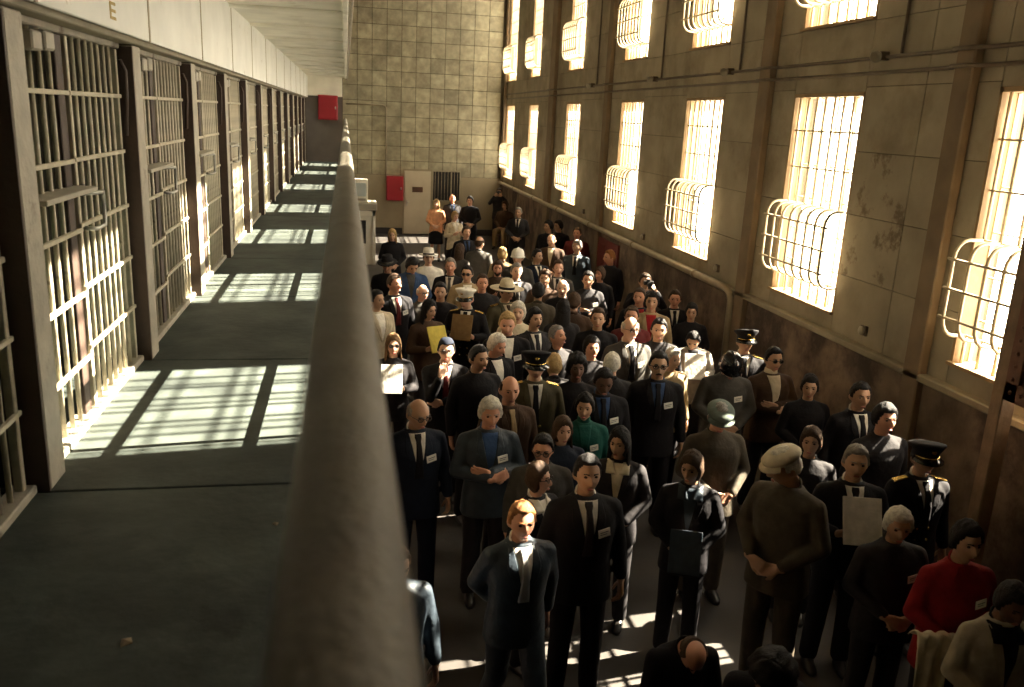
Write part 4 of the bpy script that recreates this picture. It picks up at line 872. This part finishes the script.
    (4.2, 7.49, 1, 1.76, -2, 0, 'cross', 'short', 'blk', 'tan', 'turtle', 'brn', 'cream', '', '', 'sun', 'man in sunglasses, brown jacket and cream turtleneck with arms crossed'),
    (2.86, 7.16, -11, 1.82, -4, 0, 'side', 'short', 'blk', 'tan', 'suit', 'blk', 'blue', 'blk', '', 'glass tag must', 'mustached man with glasses in black suit and blue shirt with badge'),
    (3.27, 7.85, 12, 1.66, 8, 1, 'side', 'bushy', 'white', 'pale', 'coat', 'tan', '', '', '', 'sex:f', 'sunlit white-haired person just behind the mustached man with glasses'),
    (2.92, 5.94, -3, 1.76, -10, 16, 'front', 'short', 'grey', 'ruddy', 'coat', 'tweed', '', '', 'beret:sage', '', 'person in grey-green flat cap and drab tweed coat'),
    (0.52, 6.15, 9, 1.76, 15, 11, 'side', 'bald', 'grey', 'tan', 'suit', 'navy', 'white', 'blk', '', 'glass tag', 'bald man with glasses in navy suit close beside the railing, looking down'),
    (1.09, 6.12, 0, 1.76, 2, 6, 'cross', 'bushy', 'white', 'ruddy', 'suit', 'slate', 'blue', '', '', 'tag', 'white-haired man in slate blue suit with arms crossed'),
    (1.96, 6.45, -8, 1.66, -12, 1, 'side', 'bushy', 'blk', 'tan', 'turtle', 'teal', 'teal', '', '', 'sex:f tag', 'dark-haired woman in teal green sweater with white badge'),
    (1.67, 6.07, 1, 1.6, 3, 0, 'side', 'long', 'brown', 'pale', 'coat', 'navy', '', '', '', 'sex:f', 'woman with long straight brown hair in navy coat'),
    (1.42, 5.65, -7, 1.63, -10, 6, 'side', 'short', 'blk', 'ruddy', 'coat', 'grey', '', '', '', 'glass', 'man with receding dark hair and glasses in grey coat'),
    (1.28, 5.19, 33, 1.59, 22, -4, 'side', 'medium', 'brown', 'pale', 'jacket', 'blk', 'white', '', '', 'sex:f glass', 'short brown-haired woman with glasses in profile, sunlit white blouse'),
    (1.51, 4.81, -1, 1.8, 0, -4, 'side', 'short', 'blk', 'tan', 'suit', 'blk', 'white', 'char', '', 'tag', 'tall dark-haired man in black suit with a bright badge, arms at sides'),
    (2.01, 5.64, -22, 1.66, -17, 1, 'front', 'long', 'blk', 'tan', 'jacket', 'char', 'cream', '', '', 'sex:f', 'dark-haired woman in charcoal with broad cream collar'),
    (1.01, 4.48, 6, 1.67, -2, -4, 'walk', 'short', 'red', 'ruddy', 'suit', 'slate', 'white', 'silver', '', '', 'reddish-haired man in slate suit and silver tie striding in the foreground'),
    (0.24, 4.14, 10, 1.62, 10, 11, 'side', 'short', 'brown', 'pale', 'coat', 'slate', '', '', '', '', 'person in slate blue jacket mostly hidden behind the near railing'),
    (4.27, 6.88, -11, 1.66, -15, 1, 'front', 'bushy', 'blk', 'tan', 'coat', 'blk', '', '', '', 'sex:f', 'dark-haired woman all in black right of the cream turtleneck man'),
    (3.53, 5.56, -24, 1.65, -10, -4, 'side', 'medium', 'brown', 'tan', 'coat', 'char', '', '', '', 'sex:f', 'brown-haired woman in charcoal behind the pale-capped reaching man'),
    (2.88, 4.71, -54, 1.86, -41, 16, 'front', 'short', 'white', 'tan', 'coat', 'tweed', '', '', 'beret:cream', '', 'man in drab coat and pale cap turned left with hands together'),
    (2.39, 5.16, -23, 1.66, -20, 6, 'front', 'medium', 'brown', 'tan', 'jacket', 'blk', 'slate', '', '', 'sex:f folder:slate', 'woman in black with a slate collar holding a slate booklet'),
    (4.43, 6.34, -3, 1.76, -6, 0, 'side', 'short', 'blk', 'tan', 'suit', 'blk', 'white', 'blk', '', '', 'man in black suit and white collar against the dark lower wall'),
    (4.28, 5.76, -1, 1.76, 0, -4, 'side', 'bushy', 'blk', 'ruddy', 'coat', 'char', '', '', '', '', 'bushy-haired person in charcoal right of the white-collared man'),
    (4.12, 5.04, -4, 1.72, -7, 0, 'side', 'short', 'blk', 'tan', 'uniform', 'blk', 'white', 'blk', 'cap:blk', '', 'officer in black peaked cap beneath the nearest window, right side'),
    (3.49, 4.92, -16, 1.76, -7, -4, 'hold', 'short', 'grey', 'tan', 'suit', 'blk', 'white', 'blk', '', 'folder:white', 'grey-sideburned man in black suit holding a white notebook'),
    (3.39, 4.27, -9, 1.62, -12, 6, 'front', 'bushy', 'white', 'tan', 'coat', 'char', '', '', '', 'tag', 'white-haired man in charcoal jacket with badge, hair in sun'),
    (3.51, 3.84, -9, 1.73, 2, 1, 'front', 'bushy', 'blk', 'tan', 'coat', 'red', '', '', '', 'sex:f tag cloth', 'dark-haired woman in red coat carrying a cream cloth'),
    (3.4, 3.36, -10, 1.66, 1, 16, 'front', 'bushy', 'blk', 'dark', 'jacket', 'bisque', 'blk', '', '', 'sex:f', 'dark-haired woman in cream blouse and dark vest at the right edge'),
    (1.98, 4.2, -3, 1.62, -1, 35, 'squat', 'bald', 'brown', 'ruddy', 'coat', 'blk', '', '', '', '', 'bald man in black crouching at the bottom of the hall'),
    (2.32, 3.66, -32, 1.9, -29, 11, 'squat', 'curly', 'blk', 'tan', 'coat', 'blk', '', '', '', '', 'curly dark-haired person crouching right of the crouching bald man'),
    (1.21, 10.82, -13, 1.74, 3, 1, 'side', 'short', 'blk', 'tan', 'coat', 'blk', '', '', '', '', 'dark-haired man in black just left of the white-topped officer cap'),
    (1.84, 11.32, -2, 1.76, 1, -4, 'side', 'short', 'brown', 'ruddy', 'coat', 'char', '', '', '', '', 'brown-haired ruddy man in charcoal left of the bearded man'),
    (2.82, 11.71, -20, 1.76, -1, -4, 'side', 'bushy', 'brown', 'tan', 'coat', 'brn', '', '', '', '', 'bushy brown-haired person in brown left of the grey suit man'),
    (1.21, 7.55, 15, 1.78, 14, 1, 'side', 'short', 'blk', 'tan', 'coat', 'blk', '', '', '', '', 'dark-haired man in black left of the white-haired black suit'),
    (2.87, 9.18, -15, 1.77, -3, -4, 'side', 'short', 'brown', 'tan', 'coat', 'blk', '', '', '', '', 'shaded brown-haired man in black below the crossed-arm person'),
    (3.39, 8.57, -11, 1.8, -6, 1, 'side', 'short', 'blk', 'tan', 'coat', 'char', '', '', '', '', 'shaded dark-haired man in charcoal right of the bald grey suit'),
]
for c in CROWD: person(*c)
# ------------------------------------------------------------------ small litter on the gallery floor
for i, (x, y, a, lab) in enumerate(((-.665, 2.42, 20, 'small crumpled tan paper scrap on the near gallery floor'), (-.28, 3.16, 65, 'tiny pale paper scrap on the gallery floor beside the railing'))):
    q = .018 - .007 * i; v = [(-q, -q, .001), (q * .9, -q * .7, .004), (q, q, .002), (-q * .6, q * .9, .006), (0, 0, .010), (-q, -q, .0), (q * .9, -q * .7, .0), (q, q, .0), (-q * .6, q * .9, .0)]
    o = build('paper_scrap', MB().add(v, [(0, 1, 4), (1, 2, 4), (2, 3, 4), (3, 0, 4), (0, 5, 6, 1), (1, 6, 7, 2), (2, 7, 8, 3), (3, 8, 5, 0), (8, 7, 6, 5)]), mat('scrap_paper', (.34, .26, .17), .8, .2, 30, .1), None, (x, y, GAL + .001)); o.rotation_euler.z = R(a); tag(o, lab, 'paper', 'paper scraps')
